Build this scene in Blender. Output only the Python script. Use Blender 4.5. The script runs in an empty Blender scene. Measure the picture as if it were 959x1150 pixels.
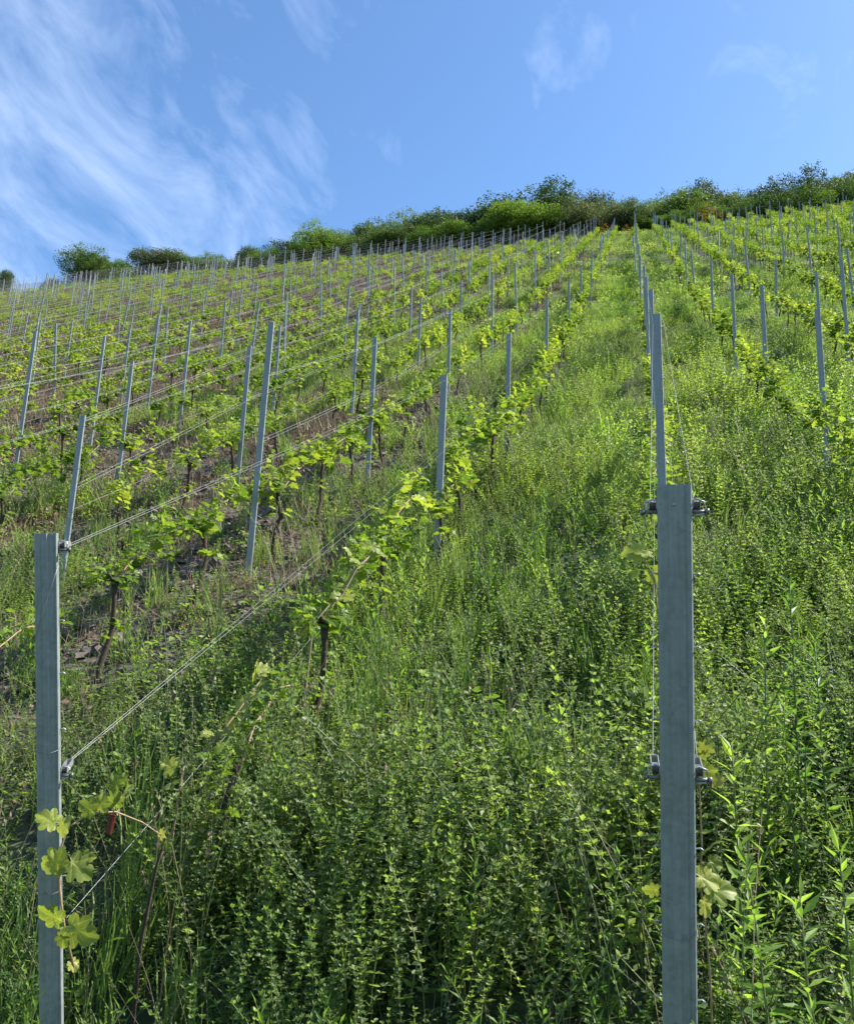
import bpy, math, random
import numpy as np
rng = np.random.default_rng(7)
random.seed(7)
scene = bpy.context.scene
COL = scene.collection
R = math.radians

# ------------------------------------------------------------------ camera
F = 960.0
YAW, PITCH, ROLL = 14.3, 13.0, 2.1
def cam_axes():
    y, p, r = np.radians([YAW, PITCH, ROLL])
    fwd = np.array([-np.sin(y)*np.cos(p), np.cos(y)*np.cos(p), np.sin(p)])
    right = np.array([np.cos(y), np.sin(y), 0]); up = np.cross(right, fwd)
    return fwd, right*np.cos(r)+up*np.sin(r), up*np.cos(r)-right*np.sin(r)
FW, RT, UP = cam_axes()
def ray(px, py):
    return FW + RT*(px-479.5)/F + UP*(575-py)/F
cd = bpy.data.cameras.new('camera'); cam = bpy.data.objects.new('camera', cd); COL.objects.link(cam)
from mathutils import Matrix, Vector
M = Matrix(((RT[0], UP[0], -FW[0], 0), (RT[1], UP[1], -FW[1], 0), (RT[2], UP[2], -FW[2], 0), (0, 0, 0, 1)))
cam.matrix_world = M
cd.sensor_fit = 'HORIZONTAL'; cd.sensor_width = 36; cd.lens = 36*F/959
cd.clip_start = 0.05; cd.clip_end = 3000
scene.camera = cam

# ------------------------------------------------------------------ terrain
TY = [-400, -30, 0, 1.2, 2, 6.7, 10.2, 14.8, 20, 24.4, 75, 79, 95, 140, 400]
TZ = [-8, -2.3, -1.95, -1.75, -1.4, 1.05, 2.95, 5.7, 8.85, 11.7, 44.6, 46.2, 50, 54, 40]
_ys = np.concatenate([np.arange(-400, -2, 2.0), np.arange(-2, 90, .1), np.arange(90, 400, 1.0)])
_zs = np.interp(_ys, TY, TZ)
_m = (_ys >= -2) & (_ys < 90)
_k = np.ones(13)/13.
_sm = np.convolve(_zs[_m], _k, 'same'); _sm[:7] = _zs[_m][:7]; _sm[-7:] = _zs[_m][-7:]
_zs[_m] = _sm
class VN:
    """smooth value noise on a lattice"""
    def __init__(s, seed): s.t = np.random.default_rng(seed).random((256, 256))
    def __call__(s, x, y, f=1.0):
        x = np.asarray(x, float)*f+1000; y = np.asarray(y, float)*f+1000
        i = np.floor(x).astype(int); j = np.floor(y).astype(int); u = x-i; v = y-j
        u = u*u*(3-2*u); v = v*v*(3-2*v); t = s.t
        a = t[i % 256, j % 256]; b = t[(i+1) % 256, j % 256]; c = t[i % 256, (j+1) % 256]; d = t[(i+1) % 256, (j+1) % 256]
        return a*(1-u)*(1-v)+b*u*(1-v)+c*(1-u)*v+d*u*v
n1, n2, n3, n4, n5 = VN(1), VN(2), VN(3), VN(4), VN(5)
def gz(x, y):
    x = np.asarray(x, float); y = np.asarray(y, float)
    near = np.clip((y-1)/4, 0, 1)*np.clip((90-y)/10, 0, 1)
    return np.interp(y, _ys, _zs)+(.10*(n1(x, y, .35)-.5)+.05*(n2(x, y, 1.3)-.5))*near

# ------------------------------------------------------------------ node helpers / materials
def newmat(name):
    m = bpy.data.materials.new(name); m.use_nodes = True
    nt = m.node_tree; nt.nodes.clear()
    return m, nt
def N(nt, t, **kw):
    n = nt.nodes.new(t)
    for k, v in kw.items():
        if k.startswith('i_'):
            key = k[2:]; key = int(key) if key.isdigit() else key.replace('_', ' ')
            n.inputs[key].default_value = v
        else: setattr(n, k, v)
    return n
def L(nt, a, b): nt.links.new(a, b)
def mixc(nt, fac, a, b, mode='MIX'):
    n = nt.nodes.new('ShaderNodeMix'); n.data_type = 'RGBA'; n.blend_type = mode
    for sock, v in ((n.inputs[0], fac), (n.inputs[6], a), (n.inputs[7], b)):
        if isinstance(v, bpy.types.NodeSocket): nt.links.new(v, sock)
        elif isinstance(v, (int, float)): sock.default_value = v
        else: sock.default_value = (*v, 1)
    return n.outputs[2]
def noise(nt, scale, detail=3, coord=None, rough=.5):
    n = N(nt, 'ShaderNodeTexNoise'); n.inputs['Scale'].default_value = scale; n.inputs['Detail'].default_value = detail
    n.inputs['Roughness'].default_value = rough
    if coord is not None: L(nt, coord, n.inputs['Vector'])
    return n.outputs[0]
def maprange(nt, v, a, b, c=0., d=1.):
    n = N(nt, 'ShaderNodeMapRange'); n.clamp = True
    L(nt, v, n.inputs[0])
    for i, q in enumerate((a, b, c, d)): n.inputs[i+1].default_value = q
    return n.outputs[0]

def leaf_mat(name, c1, c2, c3=None, trans=.45, tcol=1.35, patch=.5, rough=.5, spec=.35, veins=False):
    """c1..c2 vary leaf by leaf, c3 in patches over the ground (young or yellowing growth)"""
    m, nt = newmat(name)
    at = N(nt, 'ShaderNodeAttribute', attribute_name='rnd')
    oi = N(nt, 'ShaderNodeObjectInfo')
    geo = N(nt, 'ShaderNodeNewGeometry')
    col = mixc(nt, at.outputs['Fac'], c1, c2)
    if c3:
        p = maprange(nt, noise(nt, patch, 3, geo.outputs['Position']), .42, .66)
        ad = N(nt, 'ShaderNodeMath', operation='MULTIPLY'); L(nt, p, ad.inputs[0])
        p2 = maprange(nt, noise(nt, patch*.17, 2, geo.outputs['Position']), .38, .62, .3, 1.5)
        ad2 = N(nt, 'ShaderNodeMath', operation='MULTIPLY'); L(nt, p, ad2.inputs[0]); L(nt, p2, ad2.inputs[1]); ad2.use_clamp = True; L(nt, ad2.outputs[0], ad.inputs[0])
        r2 = maprange(nt, oi.outputs['Random'], 0, 1, .35, 1.0); L(nt, r2, ad.inputs[1])
        col = mixc(nt, ad.outputs[0], col, c3)
    hs = N(nt, 'ShaderNodeHueSaturation')
    L(nt, maprange(nt, oi.outputs['Random'], 0, 1, .72, 1.28), hs.inputs['Value'])
    L(nt, maprange(nt, oi.outputs['Random'], 0, 1, .515, .485), hs.inputs['Hue'])
    L(nt, col, hs.inputs['Color']); col = hs.outputs[0]
    pr = N(nt, 'ShaderNodeBsdfPrincipled'); pr.inputs['Roughness'].default_value = rough
    pr.inputs['Specular IOR Level'].default_value = spec
    if veins:      # palmate veins fanning from the leaf base, in the leaf's own coordinates
        lu = N(nt, 'ShaderNodeAttribute', attribute_name='luv'); sp = N(nt, 'ShaderNodeSeparateXYZ'); L(nt, lu.outputs['Vector'], sp.inputs[0])
        yo = N(nt, 'ShaderNodeMath', operation='SUBTRACT'); L(nt, sp.outputs[1], yo.inputs[0]); yo.inputs[1].default_value = .04
        th = N(nt, 'ShaderNodeMath', operation='ARCTAN2'); L(nt, sp.outputs[0], th.inputs[0]); L(nt, yo.outputs[0], th.inputs[1])
        k = N(nt, 'ShaderNodeMath', operation='MULTIPLY'); L(nt, th.outputs[0], k.inputs[0]); k.inputs[1].default_value = 3.7
        si = N(nt, 'ShaderNodeMath', operation='SINE'); L(nt, k.outputs[0], si.inputs[0])
        ab = N(nt, 'ShaderNodeMath', operation='ABSOLUTE'); L(nt, si.outputs[0], ab.inputs[0])
        ln = N(nt, 'ShaderNodeVectorMath', operation='LENGTH'); L(nt, lu.outputs['Vector'], ln.inputs[0])
        mu = N(nt, 'ShaderNodeMath', operation='MULTIPLY'); L(nt, ab.outputs[0], mu.inputs[0]); L(nt, ln.outputs['Value'], mu.inputs[1])
        vf = maprange(nt, mu.outputs[0], .02, .09, .8, 0)
        nzv = noise(nt, 9, 4, lu.outputs['Vector'], .6)
        col = mixc(nt, maprange(nt, nzv, .35, .65, 0, .35), col, (.10, .17, .02))
        col = mixc(nt, vf, col, (.42, .47, .12))
        bm_ = N(nt, 'ShaderNodeBump'); bm_.inputs['Strength'].default_value = .7; bm_.inputs['Distance'].default_value = .004
        L(nt, mu.outputs[0], bm_.inputs['Height']); L(nt, bm_.outputs[0], pr.inputs['Normal'])
    L(nt, col, pr.inputs['Base Color'])
    tr = N(nt, 'ShaderNodeBsdfTranslucent')
    tc = mixc(nt, 1.0, col, (tcol, tcol*1.05, tcol*.6), 'MULTIPLY'); L(nt, tc, tr.inputs['Color'])
    mx = N(nt, 'ShaderNodeMixShader'); mx.inputs[0].default_value = trans
    L(nt, pr.outputs[0], mx.inputs[1]); L(nt, tr.outputs[0], mx.inputs[2])
    out = N(nt, 'ShaderNodeOutputMaterial'); L(nt, mx.outputs[0], out.inputs[0])
    return m
def plain_mat(name, c1, c2, scale=8, rough=.8, metal=0., spec=.3, bump=0., stretch=None):
    m, nt = newmat(name)
    tc = N(nt, 'ShaderNodeTexCoord'); co = tc.outputs['Object']
    if stretch:
        mp = N(nt, 'ShaderNodeMapping'); mp.inputs['Scale'].default_value = stretch; L(nt, co, mp.inputs[0]); co = mp.outputs[0]
    nz = noise(nt, scale, 5, co, .6)
    col = mixc(nt, maprange(nt, nz, .3, .7), c1, c2)
    pr = N(nt, 'ShaderNodeBsdfPrincipled'); L(nt, col, pr.inputs['Base Color'])
    pr.inputs['Roughness'].default_value = rough; pr.inputs['Metallic'].default_value = metal
    pr.inputs['Specular IOR Level'].default_value = spec
    if bump:
        b = N(nt, 'ShaderNodeBump'); b.inputs['Strength'].default_value = bump; b.inputs['Distance'].default_value = .01
        L(nt, nz, b.inputs['Height']); L(nt, b.outputs[0], pr.inputs['Normal'])
    out = N(nt, 'ShaderNodeOutputMaterial'); L(nt, pr.outputs[0], out.inputs[0])
    return m

MAT = {}
MAT['herb'] = leaf_mat('herb_leaf', (.145, .235, .045), (.255, .35, .080), (.28, .36, .070), trans=.52, tcol=1.4, rough=.46, spec=.4)
MAT['herb_grey'] = leaf_mat('grey_green_leaf', (.14, .20, .07), (.24, .30, .125), (.26, .30, .10), trans=.46, tcol=1.25)
MAT['lance'] = leaf_mat('lance_leaf', (.125, .23, .038), (.215, .33, .06), (.24, .34, .06), trans=.52, tcol=1.4)
MAT['broad'] = leaf_mat('broad_leaf', (.12, .205, .040), (.20, .295, .06), (.23, .31, .06), trans=.5, rough=.42, spec=.45)
MAT['grass'] = leaf_mat('grass_blade', (.11, .19, .042), (.19, .28, .065), (.22, .29, .075), trans=.46, tcol=1.2)
MAT['dark_herb'] = leaf_mat('dark_herb_leaf', (.045, .095, .022), (.085, .15, .03), (.10, .16, .03), trans=.4)
MAT['litter'] = leaf_mat('dead_leaf', (.11, .065, .04), (.25, .17, .115), trans=.15, tcol=1.1)
MAT['dry'] = leaf_mat('dry_stalk', (.17, .125, .075), (.30, .235, .14), trans=.15, tcol=1.1)
MAT['stem'] = leaf_mat('green_stem', (.09, .14, .04), (.16, .19, .07), trans=.15)
MAT['vine_leaf'] = leaf_mat('vine_leaf', (.17, .26, .028), (.28, .36, .045), (.34, .38, .05), trans=.5, tcol=1.25, patch=.35, rough=.45, veins=True)
MAT['vine_leaf_low'] = leaf_mat('older_vine_leaf', (.075, .15, .02), (.14, .22, .03), trans=.45, rough=.42, veins=True)
MAT['young_leaf'] = leaf_mat('young_vine_leaf', (.24, .30, .05), (.36, .40, .085), (.40, .38, .08), trans=.5, tcol=1.15, patch=5., rough=.45, veins=True)
MAT['wood'] = plain_mat('vine_bark', (.030, .022, .017), (.085, .062, .045), 60, .95, bump=.6)
MAT['cane'] = plain_mat('cane_bark', (.22, .14, .08), (.38, .27, .17), 40, .7, bump=.3)
m, nt = newmat('galvanised_steel')
tc = N(nt, 'ShaderNodeTexCoord'); co = tc.outputs['Object']
mp = N(nt, 'ShaderNodeMapping'); mp.inputs['Scale'].default_value = (9, 9, .5); L(nt, co, mp.inputs[0])
st = noise(nt, 14, 6, mp.outputs[0], .65); bl_ = noise(nt, 22, 6, co, .7); lg = noise(nt, 3.0, 3, co)
c0_ = mixc(nt, maprange(nt, st, .32, .68), (.155, .185, .185), (.245, .275, .275))
c0_ = mixc(nt, maprange(nt, bl_, .42, .7, 0, .7), c0_, (.30, .33, .325))
c0_ = mixc(nt, maprange(nt, bl_, .40, .28, 0, .7), c0_, (.10, .115, .105))
c0_ = mixc(nt, maprange(nt, lg, .4, .65, 0, .45), c0_, (.17, .20, .17))
vsp = N(nt, 'ShaderNodeTexVoronoi'); vsp.inputs['Scale'].default_value = 95; L(nt, co, vsp.inputs['Vector'])
c0_ = mixc(nt, maprange(nt, vsp.outputs['Color'], .2, .9, 0, .28), c0_, (.34, .37, .365))
rs = noise(nt, 55, 3, co)
c0_ = mixc(nt, maprange(nt, rs, .70, .76, 0, .6), c0_, (.16, .10, .06))
pr = N(nt, 'ShaderNodeBsdfPrincipled'); L(nt, c0_, pr.inputs['Base Color']); pr.inputs['Metallic'].default_value = .2
L(nt, maprange(nt, bl_, .3, .7, .42, .68), pr.inputs['Roughness'])
bm_ = N(nt, 'ShaderNodeBump'); bm_.inputs['Strength'].default_value = .25; bm_.inputs['Distance'].default_value = .002
L(nt, bl_, bm_.inputs['Height']); L(nt, bm_.outputs[0], pr.inputs['Normal'])
out = N(nt, 'ShaderNodeOutputMaterial'); L(nt, pr.outputs[0], out.inputs[0]); MAT['steel'] = m
MAT['clamp'] = plain_mat('bright_zinc', (.26, .28, .29), (.50, .52, .52), 60, .35, metal=.5, spec=.5)
MAT['bolt'] = plain_mat('dark_bolt', (.10, .10, .10), (.2, .2, .2), 60, .5, metal=.5)
MAT['wire'] = plain_mat('wire_zinc', (.17, .175, .175), (.28, .285, .28), 20, .4, metal=.4, spec=.5)
MAT['light_wire'] = plain_mat('light_wire_zinc', (.25, .25, .245), (.40, .40, .39), 20, .45, metal=.3, spec=.5)
MAT['stone'] = plain_mat('slate', (.055, .048, .042), (.19, .165, .14), 6, .85)
MAT['dispenser'] = plain_mat('red_brown_plastic', (.13, .022, .014), (.07, .016, .012), 30, .4, spec=.5)
MAT['tree_a'] = leaf_mat('dark_tree_leaf', (.030, .068, .018), (.065, .115, .028), trans=.4, tcol=1.1)
MAT['tree_b'] = leaf_mat('mid_tree_leaf', (.055, .105, .022), (.10, .165, .033), trans=.42, tcol=1.2)
MAT['tree_c'] = leaf_mat('light_tree_leaf', (.09, .165, .022), (.15, .24, .036), trans=.46, tcol=1.2)
MAT['tree_d'] = leaf_mat('olive_tree_leaf', (.065, .090, .034), (.115, .145, .055), trans=.38, tcol=1.1)
MAT['broom'] = leaf_mat('orange_broom_flower', (.30, .19, .03), (.44, .30, .05), trans=.3, tcol=1.1)
MAT['fence'] = plain_mat('weathered_wire', (.22, .20, .20), (.36, .33, .33), 5, .7)

# soil
m, nt = newmat('slate_soil')
geo = N(nt, 'ShaderNodeNewGeometry'); pos = geo.outputs['Position']
a = noise(nt, 3.0, 8, pos, .65); b = noise(nt, 28, 4, pos, .6); c_ = noise(nt, .35, 3, pos)
soil = mixc(nt, maprange(nt, a, .35, .65), (.042, .028, .019), (.115, .080, .057))
vor = N(nt, 'ShaderNodeTexVoronoi'); vor.inputs['Scale'].default_value = 22; L(nt, pos, vor.inputs['Vector'])
soil = mixc(nt, maprange(nt, vor.outputs['Color'], .55, .9, 0, .75), soil, (.17, .155, .14))
soil = mixc(nt, maprange(nt, b, .3, .5, .6, 0), soil, (.04, .03, .024))
gatt = N(nt, 'ShaderNodeAttribute', attribute_name='green')
moss = mixc(nt, maprange(nt, a, .4, .6), (.022, .036, .012), (.055, .085, .022))
ga = N(nt, 'ShaderNodeMath', operation='MULTIPLY_ADD'); L(nt, gatt.outputs['Fac'], ga.inputs[0]); ga.inputs[1].default_value = 1.5
L(nt, maprange(nt, b, 0, 1, -.65, .1), ga.inputs[2]); ga.use_clamp = True
col = mixc(nt, ga.outputs[0], soil, moss)
pr = N(nt, 'ShaderNodeBsdfPrincipled'); pr.inputs['Roughness'].default_value = .95; L(nt, col, pr.inputs['Base Color'])
bp = N(nt, 'ShaderNodeBump'); bp.inputs['Strength'].default_value = .8; bp.inputs['Distance'].default_value = .04
L(nt, vor.outputs['Distance'], bp.inputs['Height']); L(nt, bp.outputs[0], pr.inputs['Normal'])
out = N(nt, 'ShaderNodeOutputMaterial'); L(nt, pr.outputs[0], out.inputs[0])
MAT['soil'] = m

# ------------------------------------------------------------------ mesh building
def unit(v): return v/np.maximum(np.linalg.norm(v, axis=-1, keepdims=True), 1e-9)
class MB:
    def __init__(s): s.V = []; s.T = []; s.Mi = []; s.Rn = []; s.n = 0; s.mats = []; s.Sm = []; s.U = []
    def mi(s, mat):
        if mat not in s.mats: s.mats.append(mat)
        return s.mats.index(mat)
    def add(s, V, T, mat, rnd=None, smooth=False, uv=None):
        V = np.asarray(V, float).reshape(-1, 3); T = np.asarray(T, int).reshape(-1, 3)
        s.U.append(np.full((len(V), 3), 9.) if uv is None else uv)
        s.V.append(V); s.T.append(T+s.n); s.n += len(V)
        s.Mi.append(np.full(len(T), s.mi(mat)))
        s.Rn.append(np.full(len(T), rng.random()) if rnd is None else np.asarray(rnd))
        s.Sm.append(np.full(len(T), smooth))
    def inst(s, tv, tt, P, Y, Z, S, mat):
        P = np.asarray(P, float).reshape(-1, 3); n = len(P)
        if n == 0: return
        Y = unit(np.broadcast_to(Y, (n, 3))); Z = np.broadcast_to(Z, (n, 3))
        X = unit(np.cross(Y, Z)); Z = np.cross(X, Y)
        S = np.broadcast_to(S, (n,))[:, None, None]
        V = P[:, None]+S*(tv[None, :, 0:1]*X[:, None]+tv[None, :, 1:2]*Y[:, None]+tv[None, :, 2:3]*Z[:, None])
        T = tt[None]+(np.arange(n)*len(tv))[:, None, None]
        s.add(V.reshape(-1, 3), T.reshape(-1, 3), mat, np.repeat(rng.random(n), len(tt)), len(tv) > 20, np.tile(tv*[1, 1, 0], (n, 1)))
    def tube(s, pts, rad, mat, k=4, cap=True):
        P = np.asarray(pts, float); n = len(P); rad = np.broadcast_to(rad, (n,))
        D = unit(np.gradient(P, axis=0))
        ref = np.array([0, 0, 1.]) if abs(D[0, 2]) < .9 else np.array([1., 0, 0])
        A = unit(np.cross(D, ref)); B = np.cross(D, A)
        an = np.arange(k)*2*np.pi/k
        V = P[:, None]+rad[:, None, None]*(np.cos(an)[None, :, None]*A[:, None]+np.sin(an)[None, :, None]*B[:, None])
        T = []
        for i in range(n-1):
            for j in range(k):
                a, b_, c, d = i*k+j, i*k+(j+1) % k, (i+1)*k+(j+1) % k, (i+1)*k+j
                T += [(a, b_, c), (a, c, d)]
        if cap:
            for j in range(1, k-1): T += [(0, j+1, j), ((n-1)*k, (n-1)*k+j, (n-1)*k+j+1)]
        s.add(V.reshape(-1, 3), T, mat, smooth=True)
    def box(s, c, h, mat, rot=None):
        c = np.array(c, float); h = np.array(h, float)
        q = np.array([[x, y, z] for x in (-1, 1) for y in (-1, 1) for z in (-1, 1)], float)*h
        if rot is not None: q = q@np.array(rot).T
        T = [(0, 1, 3), (0, 3, 2), (4, 6, 7), (4, 7, 5), (0, 4, 5), (0, 5, 1), (2, 3, 7), (2, 7, 6), (0, 2, 6), (0, 6, 4), (1, 5, 7), (1, 7, 3)]
        s.add(q+c, T, mat)
    def mesh(s, name):
        V = np.concatenate(s.V); T = np.concatenate(s.T)
        me = bpy.data.meshes.new(name)
        me.vertices.add(len(V)); me.vertices.foreach_set('co', V.ravel())
        me.loops.add(len(T)*3); me.loops.foreach_set('vertex_index', T.ravel().astype(np.int32))
        me.polygons.add(len(T)); me.polygons.foreach_set('loop_start', np.arange(0, len(T)*3, 3, dtype=np.int32))
        me.polygons.foreach_set('loop_total', np.full(len(T), 3, dtype=np.int32))
        me.polygons.foreach_set('material_index', np.concatenate(s.Mi).astype(np.int32))
        me.polygons.foreach_set('use_smooth', np.concatenate(s.Sm))
        for mname in s.mats: me.materials.append(MAT[mname])
        at = me.attributes.new('rnd', 'FLOAT', 'FACE'); at.data.foreach_set('value', np.concatenate(s.Rn).astype(np.float32))
        at = me.attributes.new('luv', 'FLOAT_VECTOR', 'POINT'); at.data.foreach_set('vector', np.concatenate(s.U).astype(np.float32).ravel())
        me.update(calc_edges=True)
        return me
def link(name, me, parent=None, loc=None, rotz=None, label=None, cat=None, group=None, kind=None):
    o = bpy.data.objects.new(name, me); COL.objects.link(o)
    if parent is not None: o.parent = parent
    if loc is not None: o.location = loc
    if rotz is not None: o.rotation_euler = (0, 0, rotz)
    if label: o['label'] = label
    if cat: o['category'] = cat
    if group: o['group'] = group
    if kind: o['kind'] = kind
    return o

# leaf templates: base at origin, tip along +Y, width along X
LANCE = (np.array([[0, 0, 0], [.13, .4, .03], [0, .45, -.02], [-.13, .4, .03], [0, 1, -.08]]), np.array([[0, 1, 2], [0, 2, 3], [1, 4, 2], [2, 4, 3]]))
OVATE = (np.array([[0, 0, 0], [.27, .3, .06], [.22, .65, .05], [0, 1, -.05], [-.22, .65, .05], [-.27, .3, .06], [0, .5, -.02]]),
         np.array([[0, 1, 6], [1, 2, 6], [2, 3, 6], [3, 4, 6], [4, 5, 6], [5, 0, 6]]))
DIAM = (np.array([[0, 0, 0], [.3, .5, .05], [0, 1, 0], [-.3, .5, .05]]), np.array([[0, 1, 2], [0, 2, 3]]))
def _grape(teeth):
    key = [(0, 0), (.14, -.15), (.36, -.13), (.50, .02), (.37, .20), (.58, .30), (.60, .52), (.33, .56), (.38, .80), (.22, .90), (0, 1.10)]
    P = []
    for (x0, y0), (x1, y1) in zip(key[:-1], key[1:]):
        for t in ((0, .5) if teeth else (0,)):
            x, y = x0+(x1-x0)*t, y0+(y1-y0)*t
            if t: c = np.array([x, y-.36]); c = c/np.linalg.norm(c)*.065; x += c[0]; y += c[1]
            P.append((x, y))
    P.append(key[-1]); P += [(-x, y) for x, y in P[-2:0:-1]]
    n = len(P); O = np.array(P); C = np.array([0, .34])
    Mr = C+(O-C)*.55
    def zf(Q):
        th = np.arctan2(Q[:, 0], Q[:, 1]-.05); rr_ = np.hypot(Q[:, 0], Q[:, 1]-.3)
        return .10*np.abs(Q[:, 0])+.05*np.abs(np.sin(2.6*th))*rr_*1.4-.55*np.maximum(0, rr_-.30)**1.5+.03*np.sin(9*Q[:, 0]+4*Q[:, 1])
    V = np.concatenate([np.array([[0, .34, -.02]]), np.c_[Mr, zf(Mr)], np.c_[O, zf(O)]])
    T = []
    for i in range(n):
        j = (i+1) % n; T += [(0, 1+i, 1+j), (1+i, 1+n+i, 1+n+j), (1+i, 1+n+j, 1+j)]
    return V, np.array(T)
BLADE = (np.array([[0, 0, 0], [.022, .35, 0], [-.022, .35, 0], [.016, .7, .03], [-.016, .7, .03], [.03, 1, .0]]), np.array([[0, 1, 2], [1, 3, 2], [3, 4, 2], [3, 5, 4]]))
GRAPE = _grape(True)
_o = [(0, 0), (.42, -.05), (.36, .16), (.55, .42), (.30, .62), (0, 1.0)]
_gl = _o+[(-x, y) for x, y in _o[-2:0:-1]]
_gv2 = np.array([[0, .36, -.03]]+[[x, y, .10*abs(x)] for x, y in _gl])
GRAPE_LO = (_gv2, np.array([[0, i+1, (i+1) % len(_gl)+1] for i in range(len(_gl))]))

def rdir(n, zlo=-.2, zhi=.6):
    a = rng.random(n)*2*np.pi; z = zlo+(zhi-zlo)*rng.random(n); r = np.sqrt(np.maximum(0, 1-z*z))
    return np.stack([r*np.cos(a), r*np.sin(a), z], 1)
def stem_path(x, y, h, lean, n=5):
    t = np.linspace(0, 1, n)[:, None]; l = np.array([*lean, 0.])
    return np.array([x, y, 0.])+np.array([0, 0, h])*t+l*t**1.7*h
def on_path(P, t):
    i = np.clip(t*(len(P)-1), 0, len(P)-1.001); k = i.astype(int); f = (i-k)[:, None]
    return P[k]*(1-f)+P[k+1]*f

# ------------------------------------------------------------------ ground-cover clumps
def herb(ns=11, h=(.14, .38), rad=.2, leaf=(.014, .027), inter=.021, mat='herb', per=4, tmpl=DIAM, top=False):
    b = MB()
    for _ in range(ns):
        a, r = rng.random()*6.28, rad*math.sqrt(rng.random())
        H = rng.uniform(*h); P = stem_path(r*math.cos(a), r*math.sin(a), H, rng.normal(0, .36, 2), 5)
        b.tube(P, np.linspace(.0022, .001, 5), 'stem', 3, False)
        nn = int(H/inter); t = np.repeat(np.linspace(.15, 1, nn), per); n = len(t)
        Q = on_path(P, t); ph = np.tile(np.arange(per)*2*np.pi/per, nn)+np.repeat(rng.random(nn)*6, per)+rng.normal(0, .25, n)
        el = rng.uniform(-.1, .7, n)+.5*(t > .85)
        D = np.stack([np.cos(ph)*np.cos(el), np.sin(ph)*np.cos(el), np.sin(el)], 1)
        b.inst(*tmpl, Q, D, np.array([0, 0, 1.])+rng.normal(0, .35, (n, 3)), rng.uniform(*leaf, n)*(1.15-.5*t), mat)
        if top:
            Q = P[-1]+rng.normal(0, .012, (10, 3)); b.inst(*DIAM, Q, rdir(10, 0, 1), rdir(10), rng.uniform(.008, .016, 10), 'herb_grey')
    return b
def tall(ns=3, h=(.5, .85), rad=.1, leaf=(.05, .09), mat='lance', ad=.02):
    b = MB()
    for _ in range(ns):
        a, r = rng.random()*6.28, rad*math.sqrt(rng.random())
        H = rng.uniform(*h); P = stem_path(r*math.cos(a), r*math.sin(a), H, rng.normal(0, .12, 2), 6)
        b.tube(P, np.linspace(.0035, .0015, 6), 'stem', 4, False)
        n = int(H/ad); t = np.linspace(.08, 1, n); ph = np.arange(n)*2.4+rng.random()*6
        el = rng.uniform(.2, .9, n)+.35*t
        D = np.stack([np.cos(ph)*np.cos(el), np.sin(ph)*np.cos(el), np.sin(el)], 1)
        b.inst(*LANCE, on_path(P, t), D, np.array([0, 0, 1.])+rng.normal(0, .3, (n, 3)), rng.uniform(*leaf, n)*(1.2-.65*t), mat)
    return b
def grass(nb=45, h=(.15, .42), rad=.1, w=.0035, mat='grass', droop=.5):
    b = MB()
    for _ in range(nb):
        a, r = rng.random()*6.28, rad*math.sqrt(rng.random()); H = rng.uniform(*h)
        az = rng.random()*6.28; l = rng.uniform(.1, droop)
        P = stem_path(r*math.cos(a), r*math.sin(a), H, (l*math.cos(az), l*math.sin(az)), 4)
        P[-1, 2] -= H*.25*l
        s = np.array([-math.sin(az), math.cos(az), 0])*w
        V = np.concatenate([P[:3]-s*[[1], [1.1], [.8]], P[:3]+s*[[1], [1.1], [.8]], P[3:]])
        b.add(V, [(0, 3, 4), (0, 4, 1), (1, 4, 5), (1, 5, 2), (2, 5, 6)], mat)
    return b
def broad(n=34, rad=.2, leaf=(.03, .06), hh=.22, mat='broad', tmpl=OVATE):
    b = MB(); a = rng.random(n)*6.28; r = rad*np.sqrt(rng.random(n)); z = .03+hh*rng.random(n)*(1.2-r/rad)
    Q = np.stack([r*np.cos(a), r*np.sin(a), z], 1)
    D = unit(np.stack([np.cos(a+rng.normal(0, .8, n)), np.sin(a+rng.normal(0, .8, n)), rng.uniform(-.3, .5, n)], 1))
    b.inst(*tmpl, Q, D, np.array([0, 0, 1.])+rng.normal(0, .35, (n, 3)), rng.uniform(*leaf, n), mat)
    for i in range(0, n, 4): b.tube([(Q[i, 0]*.3, Q[i, 1]*.3, 0), Q[i]], .0015, 'stem', 3, False)
    return b
def dry(n=12, rad=.2, h=(.15, .5)):
    b = MB()
    for _ in range(n):
        a, r = rng.random()*6.28, rad*math.sqrt(rng.random()); H = rng.uniform(*h)
        P = stem_path(r*math.cos(a), r*math.sin(a), H*rng.uniform(.15, 1), rng.normal(0, .6, 2), 4)
        b.tube(P, np.linspace(.002, .0008, 4), 'dry', 3, False)
    return b
def patch(n=150, rad=.55, h=.3, leaf=(.05, .10), mat='herb', tmpl=DIAM, blades=0):
    """a square-metre piece of cover for the far slope"""
    b = MB(); a = rng.random(n)*6.28; r = rad*np.sqrt(rng.random(n))
    x, y = r*np.cos(a), r*np.sin(a); q = n3(x+rng.random()*50, y, 4.)
    z = h*rng.random(n)*(.35+q)+y*.6
    b.inst(*tmpl, np.stack([x, y, z], 1), rdir(n, -.1, .95), np.array([0, -.2, 1.])+rng.normal(0, .5, (n, 3)), rng.uniform(*leaf, n), mat)
    if blades:
        m_ = blades; a = rng.random(m_)*6.28; r = rad*np.sqrt(rng.random(m_)); y = r*np.sin(a)
        b.inst(*BLADE, np.stack([r*np.cos(a), y, y*.6], 1), rdir(m_, .75, 1), rdir(m_, -.2, .2), rng.uniform(.2, .42, m_), mat)
    return b
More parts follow.
